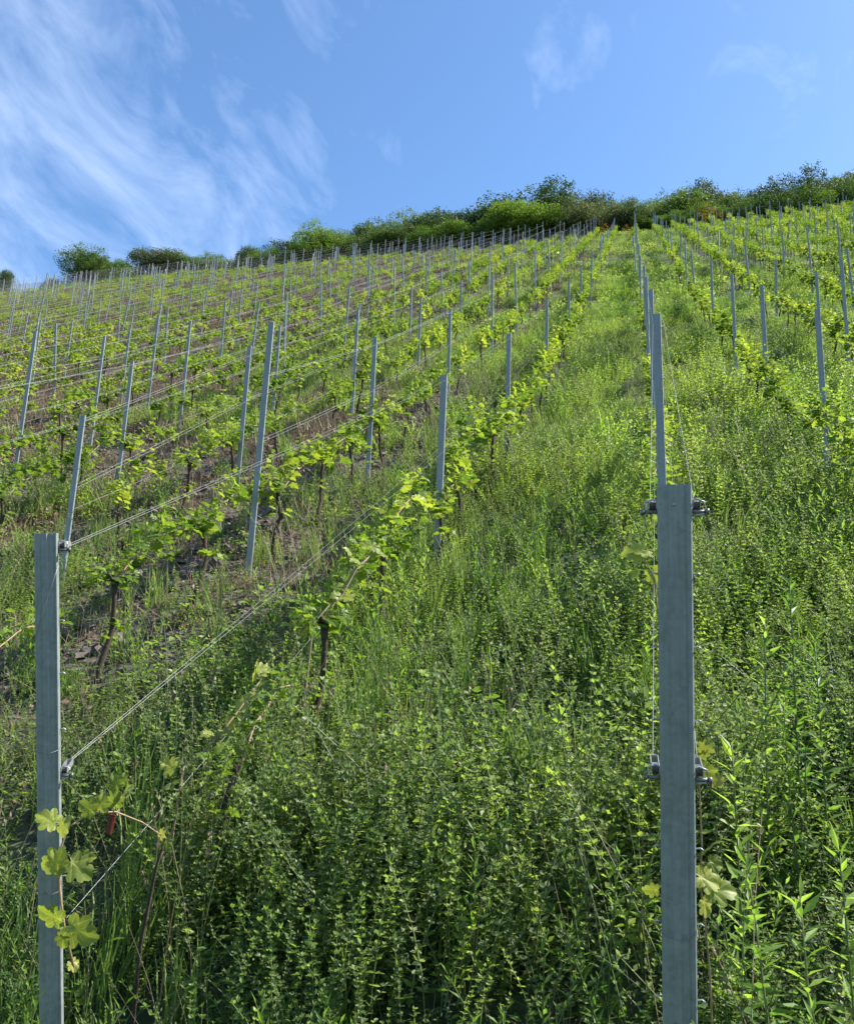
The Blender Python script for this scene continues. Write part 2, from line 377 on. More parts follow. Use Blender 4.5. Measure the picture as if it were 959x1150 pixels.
def stones(n=26, rad=.3):
    b = MB()
    for _ in range(n):
        a, r = rng.random()*6.28, rad*math.sqrt(rng.random()); s = .006+.045*rng.random()**3.5
        ax = rng.normal(0, .5, 3); th = np.linalg.norm(ax)
        rm = np.array(Matrix.Rotation(th, 3, Vector(ax)))
        b.box((r*math.cos(a), r*math.sin(a), s*.3+r*math.sin(a)*.55), (s, s*rng.uniform(.5, 1), s*rng.uniform(.12, .35)), 'stone', rm)
    return b

# ------------------------------------------------------------------ scatter: one object of points, clumps instanced by geometry nodes
def scatter(name, label, builders, P, rot, scl, cat):
    me = bpy.data.meshes.new(name); me.vertices.add(len(P)); me.vertices.foreach_set('co', np.asarray(P, float).ravel())
    for an, arr, ty, key in (('rot', rot, 'FLOAT_VECTOR', 'vector'), ('scl', scl, 'FLOAT_VECTOR', 'vector')):
        at = me.attributes.new(an, ty, 'POINT'); at.data.foreach_set(key, np.asarray(arr, np.float32).ravel())
    o = link(name, me, label=label, cat=cat, kind='stuff')
    ng = bpy.data.node_groups.new(name, 'GeometryNodeTree')
    ng.interface.new_socket('Geometry', in_out='INPUT', socket_type='NodeSocketGeometry')
    ng.interface.new_socket('Geometry', in_out='OUTPUT', socket_type='NodeSocketGeometry')
    gi = ng.nodes.new('NodeGroupInput'); go = ng.nodes.new('NodeGroupOutput')
    iop = ng.nodes.new('GeometryNodeInstanceOnPoints'); j = ng.nodes.new('GeometryNodeJoinGeometry')
    for bl in builders:
        src = bpy.data.objects.new(name+'_source', bl.mesh(name+'_clump'))
        oi = ng.nodes.new('GeometryNodeObjectInfo'); oi.inputs['Object'].default_value = src; oi.transform_space = 'ORIGINAL'
        g2 = ng.nodes.new('GeometryNodeGeometryToInstance')
        ng.links.new(oi.outputs['Geometry'], g2.inputs[0]); ng.links.new(g2.outputs[0], j.inputs[0])
    ng.links.new(gi.outputs[0], iop.inputs['Points']); ng.links.new(j.outputs[0], iop.inputs['Instance'])
    iop.inputs['Pick Instance'].default_value = True
    for an, sk in (('rot', 'Rotation'), ('scl', 'Scale')):
        na = ng.nodes.new('GeometryNodeInputNamedAttribute'); na.data_type = 'FLOAT_VECTOR'; na.inputs['Name'].default_value = an
        if sk == 'Rotation':
            er = ng.nodes.new('FunctionNodeEulerToRotation'); ng.links.new(na.outputs['Attribute'], er.inputs[0]); ng.links.new(er.outputs[0], iop.inputs[sk])
        else: ng.links.new(na.outputs['Attribute'], iop.inputs[sk])
    ng.links.new(iop.outputs[0], go.inputs[0])
    md = o.modifiers.new('scatter', 'NODES'); md.node_group = ng
    return o

# how green the ground is: 0 bare slate soil, 1 full weeds
ROWP = 1.65
def greenness(x, y):
    x = np.asarray(x, float); y = np.asarray(y, float)
    left = np.clip((-1.9-x)/1.0, 0, 1)
    lane = np.floor((x+1.6)/ROWP)            # lane number left of the first row
    u = (x+1.6)/ROWP-lane                    # position across the lane
    bare = np.where(lane.astype(int) % 2 == 0, .0, .22); bare = bare+(.50-bare)*np.clip((9.5-y)/2.5, 0, 1)
    mid = np.exp(-((u-.5)/.34)**2)
    far_c = np.clip(1.0-np.abs(x+.16*y+1)/(3+.12*y), 0, 1)    # greener strip near the top middle
    gl = bare*(1-.3*mid)+.04+.62*np.where(lane > -6.5, 1, 0)*np.clip((y-9-.9*(-1-lane))/6, 0, 1)*(.3+.7*mid)*np.where(lane > -4.5, 1, .6)
    nearg = np.clip((4.5+.4*(x < -2.9)+.5*(n5(x, y, .9)-.5)*3-y)/.9, 0, 1)
    gl = np.maximum(gl, nearg*.8)
    nz = n3(x, y, .55)*.6+n4(x, y, 1.7)*.4
    gl = np.clip(gl+(nz-.5)*.9, 0, 1)
    hole = np.exp(-(((x+2.35)/.6)**2+((y-4.8)/1.7)**2))      # bare slate hollow between the first two rows
    gl = gl*(1-.8*hole)
    gr = np.clip(.95+(nz-.5)*.9, .3, 1)
    gl = np.maximum(gl, nearg*.85+(.5-np.abs(nz-.5))*.1*nearg)
    gl = gl*(1-.35*np.clip((-x-6)/10, 0, 1)*np.clip((y-9)/5, 0, 1))
    gl = np.where((y > 68.5) & (x < -6), .12, gl)
    return gl*left+gr*(1-left)

def points(y0, y1, x_l, x_r, dens, fn, jit=.35, smin=.75, smax=1.3, sz=None):
    """random points with x bounds widening with y; density dens/m2 thinned by fn(x,y)"""
    n = int((y1-y0)*(max(abs(x_l(y0)-x_r(y0)), abs(x_l(y1)-x_r(y1))))*dens)
    y = y0+(y1-y0)*rng.random(n); xl, xr = x_l(y), x_r(y)
    mxw = max(abs(x_l(y0)-x_r(y0)), abs(x_l(y1)-x_r(y1)))
    keep = rng.random(n) < (xr-xl)/mxw
    x = xl+(xr-xl)*rng.random(n)
    keep &= rng.random(n) < fn(x, y)
    x, y = x[keep], y[keep]; n = len(x)
    rot = np.zeros((n, 3)); rot[:, 2] = rng.random(n)*6.28; rot[:, :2] = rng.normal(0, .08, (n, 2))
    s = rng.uniform(smin, smax, n); s3 = np.stack([s, s, s*rng.uniform(.8, 1.25, n)], 1)
    if sz is not None: s3 *= sz(x, y)[:, None]
    return np.stack([x, y, gz(x, y)-.01], 1), rot, s3
XL = lambda y: -1.02*y-1.2
XR = lambda y: .30*y+.9

# row description -------------------------------------------------------------
def offrow(x):
    xs_ = np.array([row_x(k) for k in range(KMIN, KMAX+1)]); i = np.clip(np.searchsorted(xs_, x), 1, len(xs_)-1)
    return np.minimum(np.abs(x-xs_[i-1]), np.abs(x-xs_[i]))
ROWS = {0: .17, -1: -1.6, -2: -3.3, -3: -4.9, -4: -6.5, -5: -8.2, -6: -9.8, 1: 1.8, 2: 3.5}
def row_x(k):
    if k in ROWS: return ROWS[k]
    return ROWS[-6]+(k+6)*ROWP if k < -6 else ROWS[2]+(k-2)*ROWP
KMIN, KMAX = -45, 16
def ordn(n):
    w = ['zeroth', 'first', 'second', 'third', 'fourth', 'fifth', 'sixth', 'seventh', 'eighth', 'ninth', 'tenth', 'eleventh', 'twelfth', 'thirteenth', 'fourteenth', 'fifteenth', 'sixteenth', 'seventeenth', 'eighteenth', 'nineteenth']
    if n < 20: return w[n]
    t = {2: 'twent', 3: 'thirt', 4: 'fort', 5: 'fift'}[n//10]
    return t+'ieth' if n % 10 == 0 else t+'y-'+w[n % 10]
def rowname(k):
    if k == 0: return 'in the row behind the big right post'
    if k == -1: return 'in the row behind the left end post'
    if k > 0: return f'in the {ordn(k)} row right of the big right post'
    return f'in the {ordn(-1-k)} row left of the left end post'

# ------------------------------------------------------------------ ground
gx = np.concatenate([-np.geomspace(400, 14, 30), np.arange(-13.8, 7, .12), np.geomspace(7.2, 400, 34)])
gy = np.concatenate([np.linspace(-400, -4, 12), np.arange(-3, 1, .5), np.arange(1, 14, .1), np.arange(14, 100, .6), np.linspace(101, 400, 20)])
GX, GY = np.meshgrid(gx, gy)
fine = (n4(GX, GY, 5)-.5)*.05*((GY > 1) & (GY < 15))
GZ = gz(GX, GY)+fine
nx, ny = len(gx), len(gy)
me = bpy.data.meshes.new('hillside')
idx = np.arange(nx*ny).reshape(ny, nx)
quads = np.stack([idx[:-1, :-1], idx[:-1, 1:], idx[1:, 1:], idx[1:, :-1]], -1).reshape(-1, 4)
me.vertices.add(nx*ny); me.vertices.foreach_set('co', np.stack([GX, GY, GZ], -1).ravel())
me.loops.add(quads.size); me.loops.foreach_set('vertex_index', quads.ravel().astype(np.int32))
me.polygons.add(len(quads)); me.polygons.foreach_set('loop_start', np.arange(0, quads.size, 4, dtype=np.int32))
me.polygons.foreach_set('loop_total', np.full(len(quads), 4, dtype=np.int32))
me.polygons.foreach_set('use_smooth', np.ones(len(quads), bool))
at = me.attributes.new('green', 'FLOAT', 'POINT')
gg = greenness(GX, GY); gg = np.where((GY < 0) | (GY > 78), .9, gg)
at.data.foreach_set('value', gg.ravel().astype(np.float32)); me.materials.append(MAT['soil']); me.update(calc_edges=True)
link('hillside', me, kind='structure')

# ------------------------------------------------------------------ posts
def section(w=.066, d=.03):
    """open C profile with a shallow pressed groove; (x, y) with y pointing uphill (back)"""
    h = w/2
    return np.array([(-h+.012, d), (-h, d-.004), (-h, .004), (-h+.004, 0), (-.013, 0), (-.010, -.003), (.003, -.003), (.006, 0), (.019, 0), (.020, .0015), (.023, .0015), (.024, 0), (h-.003, 0), (h, .004), (h, d-.004), (h-.012, d)])
def channel(b, H, w=.066, d=.03, base=0., th=.0022):
    s = section(w, d); n = len(s)
    t = unit(np.gradient(s, axis=0)); nrm = np.stack([-t[:, 1], t[:, 0]], 1)
    inn = s+nrm*th
    ring = np.concatenate([s, inn[::-1]]); m_ = len(ring)
    zs = [base, H]
    V = np.concatenate([np.concatenate([ring, np.full((m_, 1), z)], 1) for z in zs])
    T = []
    for i in range(m_):
        j = (i+1) % m_; T += [(i, j, m_+j), (i, m_+j, m_+i)]
    for zoff in (0, m_):
        for i in range(n-1):
            a, b_, c, d_ = zoff+i, zoff+i+1, zoff+m_-2-i, zoff+m_-1-i
            T += [(a, b_, c), (a, c, d_)] if zoff else [(a, c, b_), (a, d_, c)]
    b.add(V, T, 'steel')
def hook_mb(sx, w, d, z):
    b = MB(); x = sx*w/2
    b.tube([(x, d*.5, z-.004), (x+sx*.008, d*.5, z-.006), (x+sx*.014, d*.45, z), (x+sx*.013, d*.4, z+.008)], .0016, 'steel', 5)
    return b
def make_post(name, H, base=-.3, w=.066, d=.03, hooks=0, hook_step=.15, hook_top=.1):
    """Empty at the ground, channel and hooks below it"""
    e = link(name, None)
    b = MB(); channel(b, H, w, d, base); link('channel', b.mesh('channel'), e)
    for i in range(hooks):
        for sx in (-1, 1):
            link('wire_hook', hook_mb(sx, w, d, H-hook_top-i*hook_step).mesh('wire_hook'), e)
    return e
_pm = {}
def post_mesh(H, hooks=True):
    key = round(H, 1)
    if key not in _pm:
        b = MB(); channel(b, key, .056, .018, -.3)
        for i in range(6):
            for sx in (-1, 1): b.box((sx*.036, .012, key-.12-i*.2), (.006, .003, .008), 'steel')
        _pm[key] = b.mesh('vineyard_post')
    return _pm[key]
def ground_hit_y(px, py, X):
    r = ray(px, py); q = r*X/r[0]; return q[1], q[2]

HROW = {0: 2.2, -1: 1.85, -2: 2.35, -3: 1.85, -4: 1.95, -5: 2.15, -6: 2.2, 1: 2.05, 2: 1.95}
EXP = {0: [(739, 354), (731, 325), (726, 311), (723, 297)],
       -1: [(497, 420), (571, 374), (614, 337), (639, 316), (652, 300)],
       -2: [(302, 361), (421, 378), (506, 347)],
       -3: [(93, 466), (280, 388), (402, 348)],
       -4: [(148, 405)], -5: [(40, 372), (117, 377), (214, 360)],
       1: [(916, 347), (855, 320), (822, 307), (798, 293), (780, 281)],
       2: [(944, 288), (916, 304), (868, 291)]}
POSTS = {}
for k in range(KMIN, KMAX+1):
    x = row_x(k); lst = []
    for (px, py) in EXP.get(k, []):
        X = {0: .17}.get(k, x)
        y, zt = ground_hit_y(px, py, X)
        if k == 0: y, zt = {739: (6.0, 2.88), 731: (10.3, 5.3), 726: (14.5, 7.72), 723: (18.8, 10.3)}[px]; X = ray(px, py)[0]/ray(px, py)[1]*y
        lst.append((X, y, float(np.clip(zt-gz(X, y), 1.6, 2.5))))
    lst.sort(key=lambda q: q[1])
    y = lst[-1][1]+4.3 if lst else 3.2+rng.random()*4.3
    if k in (-4,): lst.append((x, 5.2, 1.9))
    while y < 75.5:
        lst.append((x+rng.normal(0, .03), y, HROW.get(k, 1.95)+rng.normal(0, .08))); y += 4.4+rng.normal(0, .18)
    lst.sort(key=lambda q: q[1]); POSTS[k] = lst
def inview(x, y, z, mx=30, my=30):
    p = np.array([x, y, z]); dd = p@FW
    if dd < .3: return False
    px = 479.5+F*(p@RT)/dd; py = 575-F*(p@UP)/dd
    return -mx < px < 959+mx and 150 < py < 1150+my
cand = []
for k, lst in POSTS.items():
    c_ = 0
    for (x, y, h) in lst:
        z = float(gz(x, y))
        if inview(x, y, z+h) or inview(x, y, z+h*.5):
            c_ += 1; cand.append((y*FW[1]+x*FW[0], k, c_+(1 if k in (0, -1) else 0), x, y, z, h))
cand.sort()
PG = 'grey steel posts of the vine rows'
proto = {}
for i, (dd, k, c_, x, y, z, h) in enumerate(cand[:298]):
    lab = f'grey steel post, {ordn(c_)} up, {rowname(k)}'
    lean = (rng.normal(0, .006), rng.normal(0, .004), rng.normal(0, .12)) if i < 30 else (rng.normal(0, .03), rng.normal(0, .035), rng.normal(0, .3))
    if i < 26:
        o = make_post('vineyard_post', h, hooks=6 if i < 10 else 4, hook_step=.2, w=.058, d=.018)
        o.location = (x, y, z); o['label'] = lab; o['category'] = 'post'; o['group'] = PG
    else:
        o = link('vineyard_post', post_mesh(h), loc=(x, y, z), label=lab, cat='post', group=PG)
    o.rotation_euler = lean
b = MB()
for (dd, k, c_, x, y, z, h) in cand[298:]:
    b.box((x, y, z+h/2-.1), (.031, .016, h/2+.1), 'steel')
if b.n: link('distant_posts', b.mesh('distant_posts'), label='crowd of small grey steel posts near the top of the slope', cat='posts', kind='stuff')
print('posts', len(cand))

# two big end posts, leaning downhill
def frame_from(zdir, face):
    z = Vector(zdir).normalized(); y = -Vector(face); y = (y-z*y.dot(z)).normalized(); x = y.cross(z)
    return Matrix((x, y, z)).transposed()
ENDS = {}
def end_post(tp, bp, depth, w, d, label, face, clamps, sides, hz):
    T_ = ray(*tp)*depth; B_ = ray(*bp)*depth
    u = (T_-B_)/np.linalg.norm(T_-B_)
    s = 0
    while (T_-u*s)[2] > gz((T_-u*s)[0], (T_-u*s)[1]): s += .01
    base = T_-u*s; H = s
    rot = frame_from(u, face)
    e = make_post('vineyard_end_post', H, -.35, w, d, hooks=0)
    e.matrix_world = Matrix.Translation(Vector(base)) @ rot.to_4x4()
    e['label'] = label; e['category'] = 'post'
    for zz in hz:
        for sx in sides:
            hb = MB(); hb.tube([(sx*(w/2-.002), d*.5, H-zz), (sx*(w/2+.010), d*.5, H-zz+.002), (sx*(w/2+.016), d*.45, H-zz-.002)], .0019, 'clamp', 6)
            link('wire_hook', hb.mesh('wire_hook'), e)
    ENDS[label] = (e, H, rot, Vector(base), w, d)
    for zz in clamps:
        for sx in sides:
            tensioner(e, sx, w, d, H-zz)
    return e, H
def tensioner(e, sx, w, d, z):
    """stirrup-shaped wire strainer bolted to the flange, its strap running uphill"""
    x = sx*(w/2+.009)
    b = MB()
    for s2 in (-1, 1):
        b.box((x+s2*.008, d*.5+.045, z+.012), (.0010, .045, .008), 'clamp')
    b.box((x, d*.5+.088, z+.012), (.0085, .0015, .008), 'clamp'); b.box((x, d*.5+.030, z+.012), (.0068, .006, .006), 'clamp')
    b.tube([(x-.013, d*.5, z-.012), (x+sx*.013, d*.5-.004, z-.008), (x+sx*.016, d*.5, z+.018), (x, d*.5, z+.024), (x-sx*.013, d*.5, z+.018), (x-sx*.013, d*.5, z-.012)], .0022, 'clamp', 5)
    t = link('wire_tensioner', b.mesh('wire_tensioner'), e)
    a_ = np.linspace(0, 6*2*np.pi, 60)
    b = MB(); b.tube(np.stack([x+np.linspace(-.008, .009, 60), d*.5+.018+.011*np.cos(a_), z+.010+.011*np.sin(a_)], 1), .0016, 'bolt', 4)
    b.tube([(x+sx*.009, d*.5+.02, z+.0), (x+sx*.017, d*.5+.01, z-.02), (x+sx*.012, d*.5+.012, z-.045)], .0012, 'bolt', 4); link('wire_coil', b.mesh('wire_coil'), t)
    b = MB(); b.tube([(x-sx*.014, d*.45, z-.003), (x+sx*.020, d*.45, z-.003)], .0045, 'bolt', 6)
    b.tube([(x+sx*.018, d*.45, z-.003), (x+sx*.025, d*.45, z-.003)], .0075, 'bolt', 6)
    link('bolt', b.mesh('bolt'), t)
right_post, HR = end_post((757.5, 544), (764, 1150), 1.8, .071, .022, 'largest grey steel end post standing in the right foreground', (.02, -1, .1), (.055, .62), (-1, 1), [.19, .345, .50, .77, .93, 1.09])
left_post, HL = end_post((51, 599), (57, 1150), 2.42, .062, .022, 'grey steel end post standing at the left edge of the foreground', (.42, -.9, .1), (.045, .69), (1,), [.25, .40, .56, .83, .98])
for (e, H, ww, zs) in ((right_post, HR, .071, (.955,)), (left_post, HL, .062, (.83, 1.02, .62))):
    for q in zs:      # thin tie wire wrapped round the post
        b = MB(); z = H-q; h_ = ww/2+.0015
        b.tube([(-h_, .02, z+.006), (-h_, -.002, z+.004), (0, -.003, z-.006), (h_, -.002, z+.006), (h_, .02, z+.010)], .0011, 'wire', 4)
        link('tie_wire', b.mesh('tie_wire'), e)
bh = MB(); bh.tube([(-.002, -.0045, HR-.042), (-.002, -.0038, HR-.042)], .0035, 'clamp', 8); link('bolt_hole_dot', bh.mesh('bolt_hole_dot'), right_post)  # pale disc added to show the bright dot of a bolt hole as colour
# loose wire end crossing the left post
b = MB(); b.tube([(.034, -.002, HL-.09), (.012, -.006, HL-.16), (-.010, -.006, HL-.23), (-.031, -.003, HL-.30)], .0008, 'wire', 4)
link('loose_wire_end', b.mesh('loose_wire_end'), left_post)
bpy.context.view_layer.update()

# ------------------------------------------------------------------ wires
def wire_obj(k, fr, off, rad, label, startpt=None, wm='light_wire'):
    """follows the post heights of its row at fraction fr of the post height"""
    pts = []
    if startpt is not None: pts.append(np.array(startpt))
    L_ = POSTS[k]
    for (x, y, h) in L_:
        zt = fr if fr > 0 else (h if k == 0 else min(h, 1.9))+fr
        pts.append(np.array([x+off, y+.01, float(gz(x, y))+zt]))
    Q = []
    for a_, b_ in zip(pts[:-1], pts[1:]):
        ln = np.linalg.norm(b_-a_)
        for t in (0, .33, .67): Q.append(a_*(1-t)+b_*t+np.array([0, 0, -.012*ln/4.4*4*t*(1-t)]))
    Q.append(pts[-1])
    b = MB(); b.tube(Q, rad, wm, 3 if rad > .002 else 4, False)
    link('trellis_wire', b.mesh('trellis_wire'), label=label, cat='wire', group='trellis wires')
for k in range(KMIN, KMAX+1):
    near = -7 <= k <= 3
    if near:
        spec = [(-.05, -.038, 'upper left'), (-.05, .038, 'upper right'), (-.68, -.038, 'middle left'), (-.68, .038, 'middle right'), (.74, 0, 'lowest')]
        rad = .0009 if k in (0, -1) else .0012
    else:
        spec = [(-.08, 0, 'upper'), (.74, 0, 'lower')]; rad = .0019
    for fr, off, nm in spec:
        sp = None
        if k in (0, -1):
            e, H, w = (right_post, HR, .071) if k == 0 else (left_post, HL, .062)
            zz = H-(.055 if fr == -.05 else .62 if k == 0 else .69)+.014
            sx = (1 if off > 0 else -1) if k == 0 else 1
            if fr > 0: zz = H-1.15; sx = 0
            p = e.matrix_world @ Vector((sx*(w/2+.012), .105 if fr < 0 else .03, zz+(.006 if (k == -1 and off < 0) else 0))); sp = tuple(p)
        wire_obj(k, fr, off, rad, f'{nm} wire {rowname(k)}'.replace('upper left wire', 'left upper wire').replace('upper right wire', 'right upper wire').replace('middle left wire', 'left middle wire').replace('middle right wire', 'right middle wire'), sp, 'wire' if k in (0, -1) else 'light_wire')

# ------------------------------------------------------------------ vines
SL = .58   # slope the canes follow
def vine_geo(seed, detail=True, lush=1.0):
    global rng
    keep = rng; rng = np.random.default_rng(seed)
    T, C, Fo = MB(), MB(), MB()
    H = .58+.12*rng.random()
    x = y = 0.; pts = []; n = 8
    for i in range(n):
        t = i/(n-1); pts.append((x, y, -.08+t*(H+.08))); x += rng.normal(0, .016); y += rng.normal(0, .02)
    rr = np.linspace(.021, .014, n)*(1+.25*rng.random(n)); rr[-1] *= 1.5
    T.tube(pts, rr, 'wood', 6 if detail else 4)
    hd = np.array(pts[-1])
    for _ in range(2):       # short old arms at the head
        T.tube([hd, hd+np.array([rng.normal(0, .02), rng.normal(0, .06), .05])], [.014, .009], 'wood', 5 if detail else 3)
    sparse = lush < 0; lush = abs(lush); cl = .85+.3*rng.random()
    t = np.linspace(0, 1, 9)
    cy = hd[1]+cl*t; cz = hd[2]+.16*np.sin(np.pi*np.minimum(t*1.1, 1))**.8+SL*cl*t*.95+.0*t
    cx = hd[0]*(1-t)+rng.normal(0, .01, 9)
    CP = np.stack([cx, cy, cz], 1); C.tube(CP, np.linspace(.0065, .0035, 9), 'cane', 5 if detail else 3)
    CP2 = np.stack([hd[0]+rng.normal(0, .02, 4), hd[1]-np.linspace(0, .2, 4), hd[2]+np.linspace(0, .08, 4)-np.linspace(0, .12, 4)], 1)
    starts = [on_path(CP, np.array([q]))[0] for q in np.arange(.06, 1., .065/cl)]+[hd+rng.normal(0, .04, 3) for _ in range(2)]+[on_path(np.array([hd, CP2[-1]]), np.array([rng.random()]))[0] for _ in range(2)]+[CP2[-1], CP2[-2]]
    for _ in range(1): starts.append(np.array(pts[rng.integers(3, n)])+rng.normal(0, .02, 3))
    if sparse: starts = starts[::2]+[hd]
    gt = GRAPE if detail else GRAPE_LO
    for s in starts:
        ln = rng.uniform(.06, .30)*lush
        az = rng.random()*6.28; lean = rng.uniform(.1, .8)
        d_ = np.array([math.cos(az)*lean, math.sin(az)*lean, 1. if rng.random() < .8 else -.5]); d_ /= np.linalg.norm(d_)
        P = np.array([s, s+d_*ln*.5, s+d_*ln+np.array([0, 0, -.01])])
        if detail: Fo.tube(P, [.0028, .002, .0012], 'stem', 3, False)
        nl = max(5, int(ln/.024)); q = np.linspace(.1, 1, nl)
        ph = rng.random()*6+np.arange(nl)*3.14+rng.normal(0, .5, nl)
        D = np.stack([np.cos(ph), np.sin(ph), rng.uniform(-.5, .6, nl)], 1); D = unit(D)
        pet = rng.uniform(.02, .07, nl)[:, None]
        Q = on_path(P, q)+D*pet
        size = rng.uniform(.042, .085, nl)*(1.15-.6*q)
        Zn = np.array([0, 0, 1.])+rng.normal(0, .55, (nl, 3))
        lo = rng.random(nl) < .3
        Fo.inst(*gt, Q[~lo], D[~lo], Zn[~lo], size[~lo], 'vine_leaf')
        if lo.any(): Fo.inst(*gt, Q[lo], D[lo], Zn[lo], size[lo]*1.15, 'vine_leaf_low')
        m_ = 3; Fo.inst(*gt, np.repeat(P[-1:], m_, 0), rdir(m_, .2, 1), rdir(m_, -.5, .5), rng.uniform(.02, .035, m_), 'vine_leaf')
    rng = keep
    return T, C, Fo
variants = []
for s_ in range(9):
    T, C, Fo = vine_geo(100+s_, True, lush=[1, .9, 1.15, .8, 1.05, .7, 1.2, -.6, -.75][s_])
    variants.append((T.mesh('trunk'), C.mesh('cane'), Fo.mesh('foliage')))
vc = []
for k in range(KMIN, KMAX+1):
    x0 = row_x(k); y = {0: 4.9, -1: 3.15}.get(k, 2.4+rng.random()); c_ = 0
    if k == -2: y = 3.6
    while y < (74.5 if k > -3 else 68.5):
        x = x0+rng.normal(0, .03)
        if k == 0: x = .05+.012*min(y, 14)
        z = float(gz(x, y))
        miss = rng.random() < (.17 if k < -1 else .06)
        if not miss and inview(x, y, z+.8, 60, 60):
            c_ += 1; vc.append((y*FW[1]+x*FW[0], k, c_, x, y, z))
        y += 1.12+rng.normal(0, .09)
vc.sort()
print('vines', len(vc))
VG = 'young leafy vines planted along the rows'
made = {}
for i, (dd, k, c_, x, y, z) in enumerate(vc[:300]):
    vi = int(rng.integers(7)) if not (y < 3.7 or k == 0 and y < 7.5) else int(rng.integers(7, 9)); me3 = variants[vi]
    e = link('grapevine', None, loc=(x, y, z), label=f'leafy grapevine, {ordn(c_)} up, {rowname(k)}', cat='vine', group=VG)
    s = rng.uniform(.88, 1.1)*(1.0 if k != 0 else .85)*(.85 if y < 4.0 else 1); e.scale = (s, s, s); e.rotation_euler = (0, 0, rng.normal(0, .07)+(math.pi if False else 0))
    for nm, me_ in zip(('trunk', 'cane', 'foliage'), me3): link(nm, me_, e)
far = vc[300:]
bl = []
for s_ in range(6):
    T, C, Fo = vine_geo(200+s_, False, lush=[1.2, 1.3, 1.5, 1.1, 1.35, 1.5][s_])
    for q in (C, Fo):
        for V_, T_, Mi_, Rn_, Sm_ in zip(q.V, q.T, q.Mi, q.Rn, q.Sm):
            pass
    # join the three builders
    J = MB()
    for q in (T, C, Fo):
        offs = 0
        for V_, T_, Mi_, Rn_, Sm_ in zip(q.V, q.T, q.Mi, q.Rn, q.Sm):
            J.add(V_, T_-offs, q.mats[int(Mi_[0])] if len(Mi_) else 'wood', Rn_, bool(Sm_[0]) if len(Sm_) else False, np.full((len(V_), 3), 9.)); offs += len(V_)
    bl.append(J)
P = np.array([(x, y, z) for (_, _, _, x, y, z) in far]); n = len(P)
far_s = np.where(P[:, 0] < -9, .78, 1.)*(.75+.5*n4(P[:, 0], P[:, 1], .12))
rot = np.zeros((n, 3)); rot[:, 2] = rng.normal(0, .1, n); s = rng.uniform(.8, 1.15, n)*far_s
scatter('distant_vines', 'many small yellow-green vines in rows high on the slope', bl, P, rot, np.stack([s, s, s], 1), 'vines')

# ------------------------------------------------------------------ weeds (stuff)
H1 = [herb() for _ in range(4)]+[herb(9, (.2, .48), .17, (.012, .022), .020, 'herb_grey', 4, DIAM, True) for _ in range(3)]
noA = lambda x, y: np.clip(greenness(x, y)*1.15-.1, 0, 1)
szf = lambda x, y: (.32+1.35*n5(x, y, 1.2)**1.4)*np.clip(greenness(x, y)+.15, .5, 1)*np.where((x < -1.1) & (y < 7), .72, 1)+.1
# keep clear of the camera
clear = lambda x, y: (np.hypot(x, y) > 1.85)*1.0
P, r_, s_ = points(1.5, 9.5, XL, XR, 42, lambda x, y: noA(x, y)*clear(x, y)*np.where(y > 6, .75, 1), sz=szf)
scatter('low_herbs', 'fine-leaved green weeds covering the near slope', H1, P, r_, s_, 'weeds'); print('herbs', len(P))
H2 = [tall(3, (.3, .6)) for _ in range(3)]+[tall(2, (.3, .55), .07, (.035, .06), 'lance', .014) for _ in range(2)]
P, r_, s_ = points(1.7, 12, XL, XR, 20, lambda x, y: noA(x, y)*clear(x, y)*np.clip((n4(x, y, .9)-.35)*3+(x > .3)*.3, .08, 1), sz=lambda x, y: .7+.35*n5(x, y, .8))
scatter('upright_weeds', 'upright bright green weeds with narrow leaves in the near lanes', H2, P, r_, s_, 'weeds'); print('tall', len(P))
H3 = [grass() for _ in range(3)]+[grass(30, (.25, .55), .07, .003)]
P, r_, s_ = points(1.6, 12, XL, XR, 12, lambda x, y: np.clip(greenness(x, y)+.15, 0, 1)*clear(x, y)*np.clip((n2(x, y, .7)-.25)*2.5, .1, 1), sz=lambda x, y: .6+.5*n5(x, y, 1.))
scatter('grass', 'green grass tufts among the weeds of the near slope', H3, P, r_, s_, 'grass')
H4 = [broad() for _ in range(3)]+[broad(60, .22, (.015, .03), .15, 'herb') for _ in range(2)]
P, r_, s_ = points(1.5, 9, XL, XR, 30, lambda x, y: np.clip(greenness(x, y)+.05, 0, 1)*clear(x, y)*np.clip((.62-n4(x, y, .8))*4+(y < 3.4)*1.2, .15, 1), sz=lambda x, y: .7+.5*n5(x, y, 1.))
scatter('broadleaf_weeds', 'dark green broad-leaved weeds low on the near slope', H4, P, r_, s_, 'weeds')
H5 = [dry() for _ in range(4)]+[grass(26, (.06, .2), .14, .0028, 'dry', .9), grass(20, (.05, .16), .12, .0028, 'dry', 1.2)]
P, r_, s_ = points(1.8, 24, XL, XR, 12, lambda x, y: np.clip(1.1-greenness(x, y)*.85, .18, 1)*clear(x, y))
scatter('dry_stalks', 'dry straw-coloured stalks and twigs on the slope', H5, P, r_, s_, 'dry grass')
H6 = [stones() for _ in range(3)]
P, r_, s_ = points(2, 16, XL, XR, 8, lambda x, y: np.clip(1.1-greenness(x, y)*1.3, 0, 1))
r_[:, 2] = 0
scatter('slate_chips', 'grey slate chips lying on the bare soil between rows', H6, P, r_, s_, 'stones')
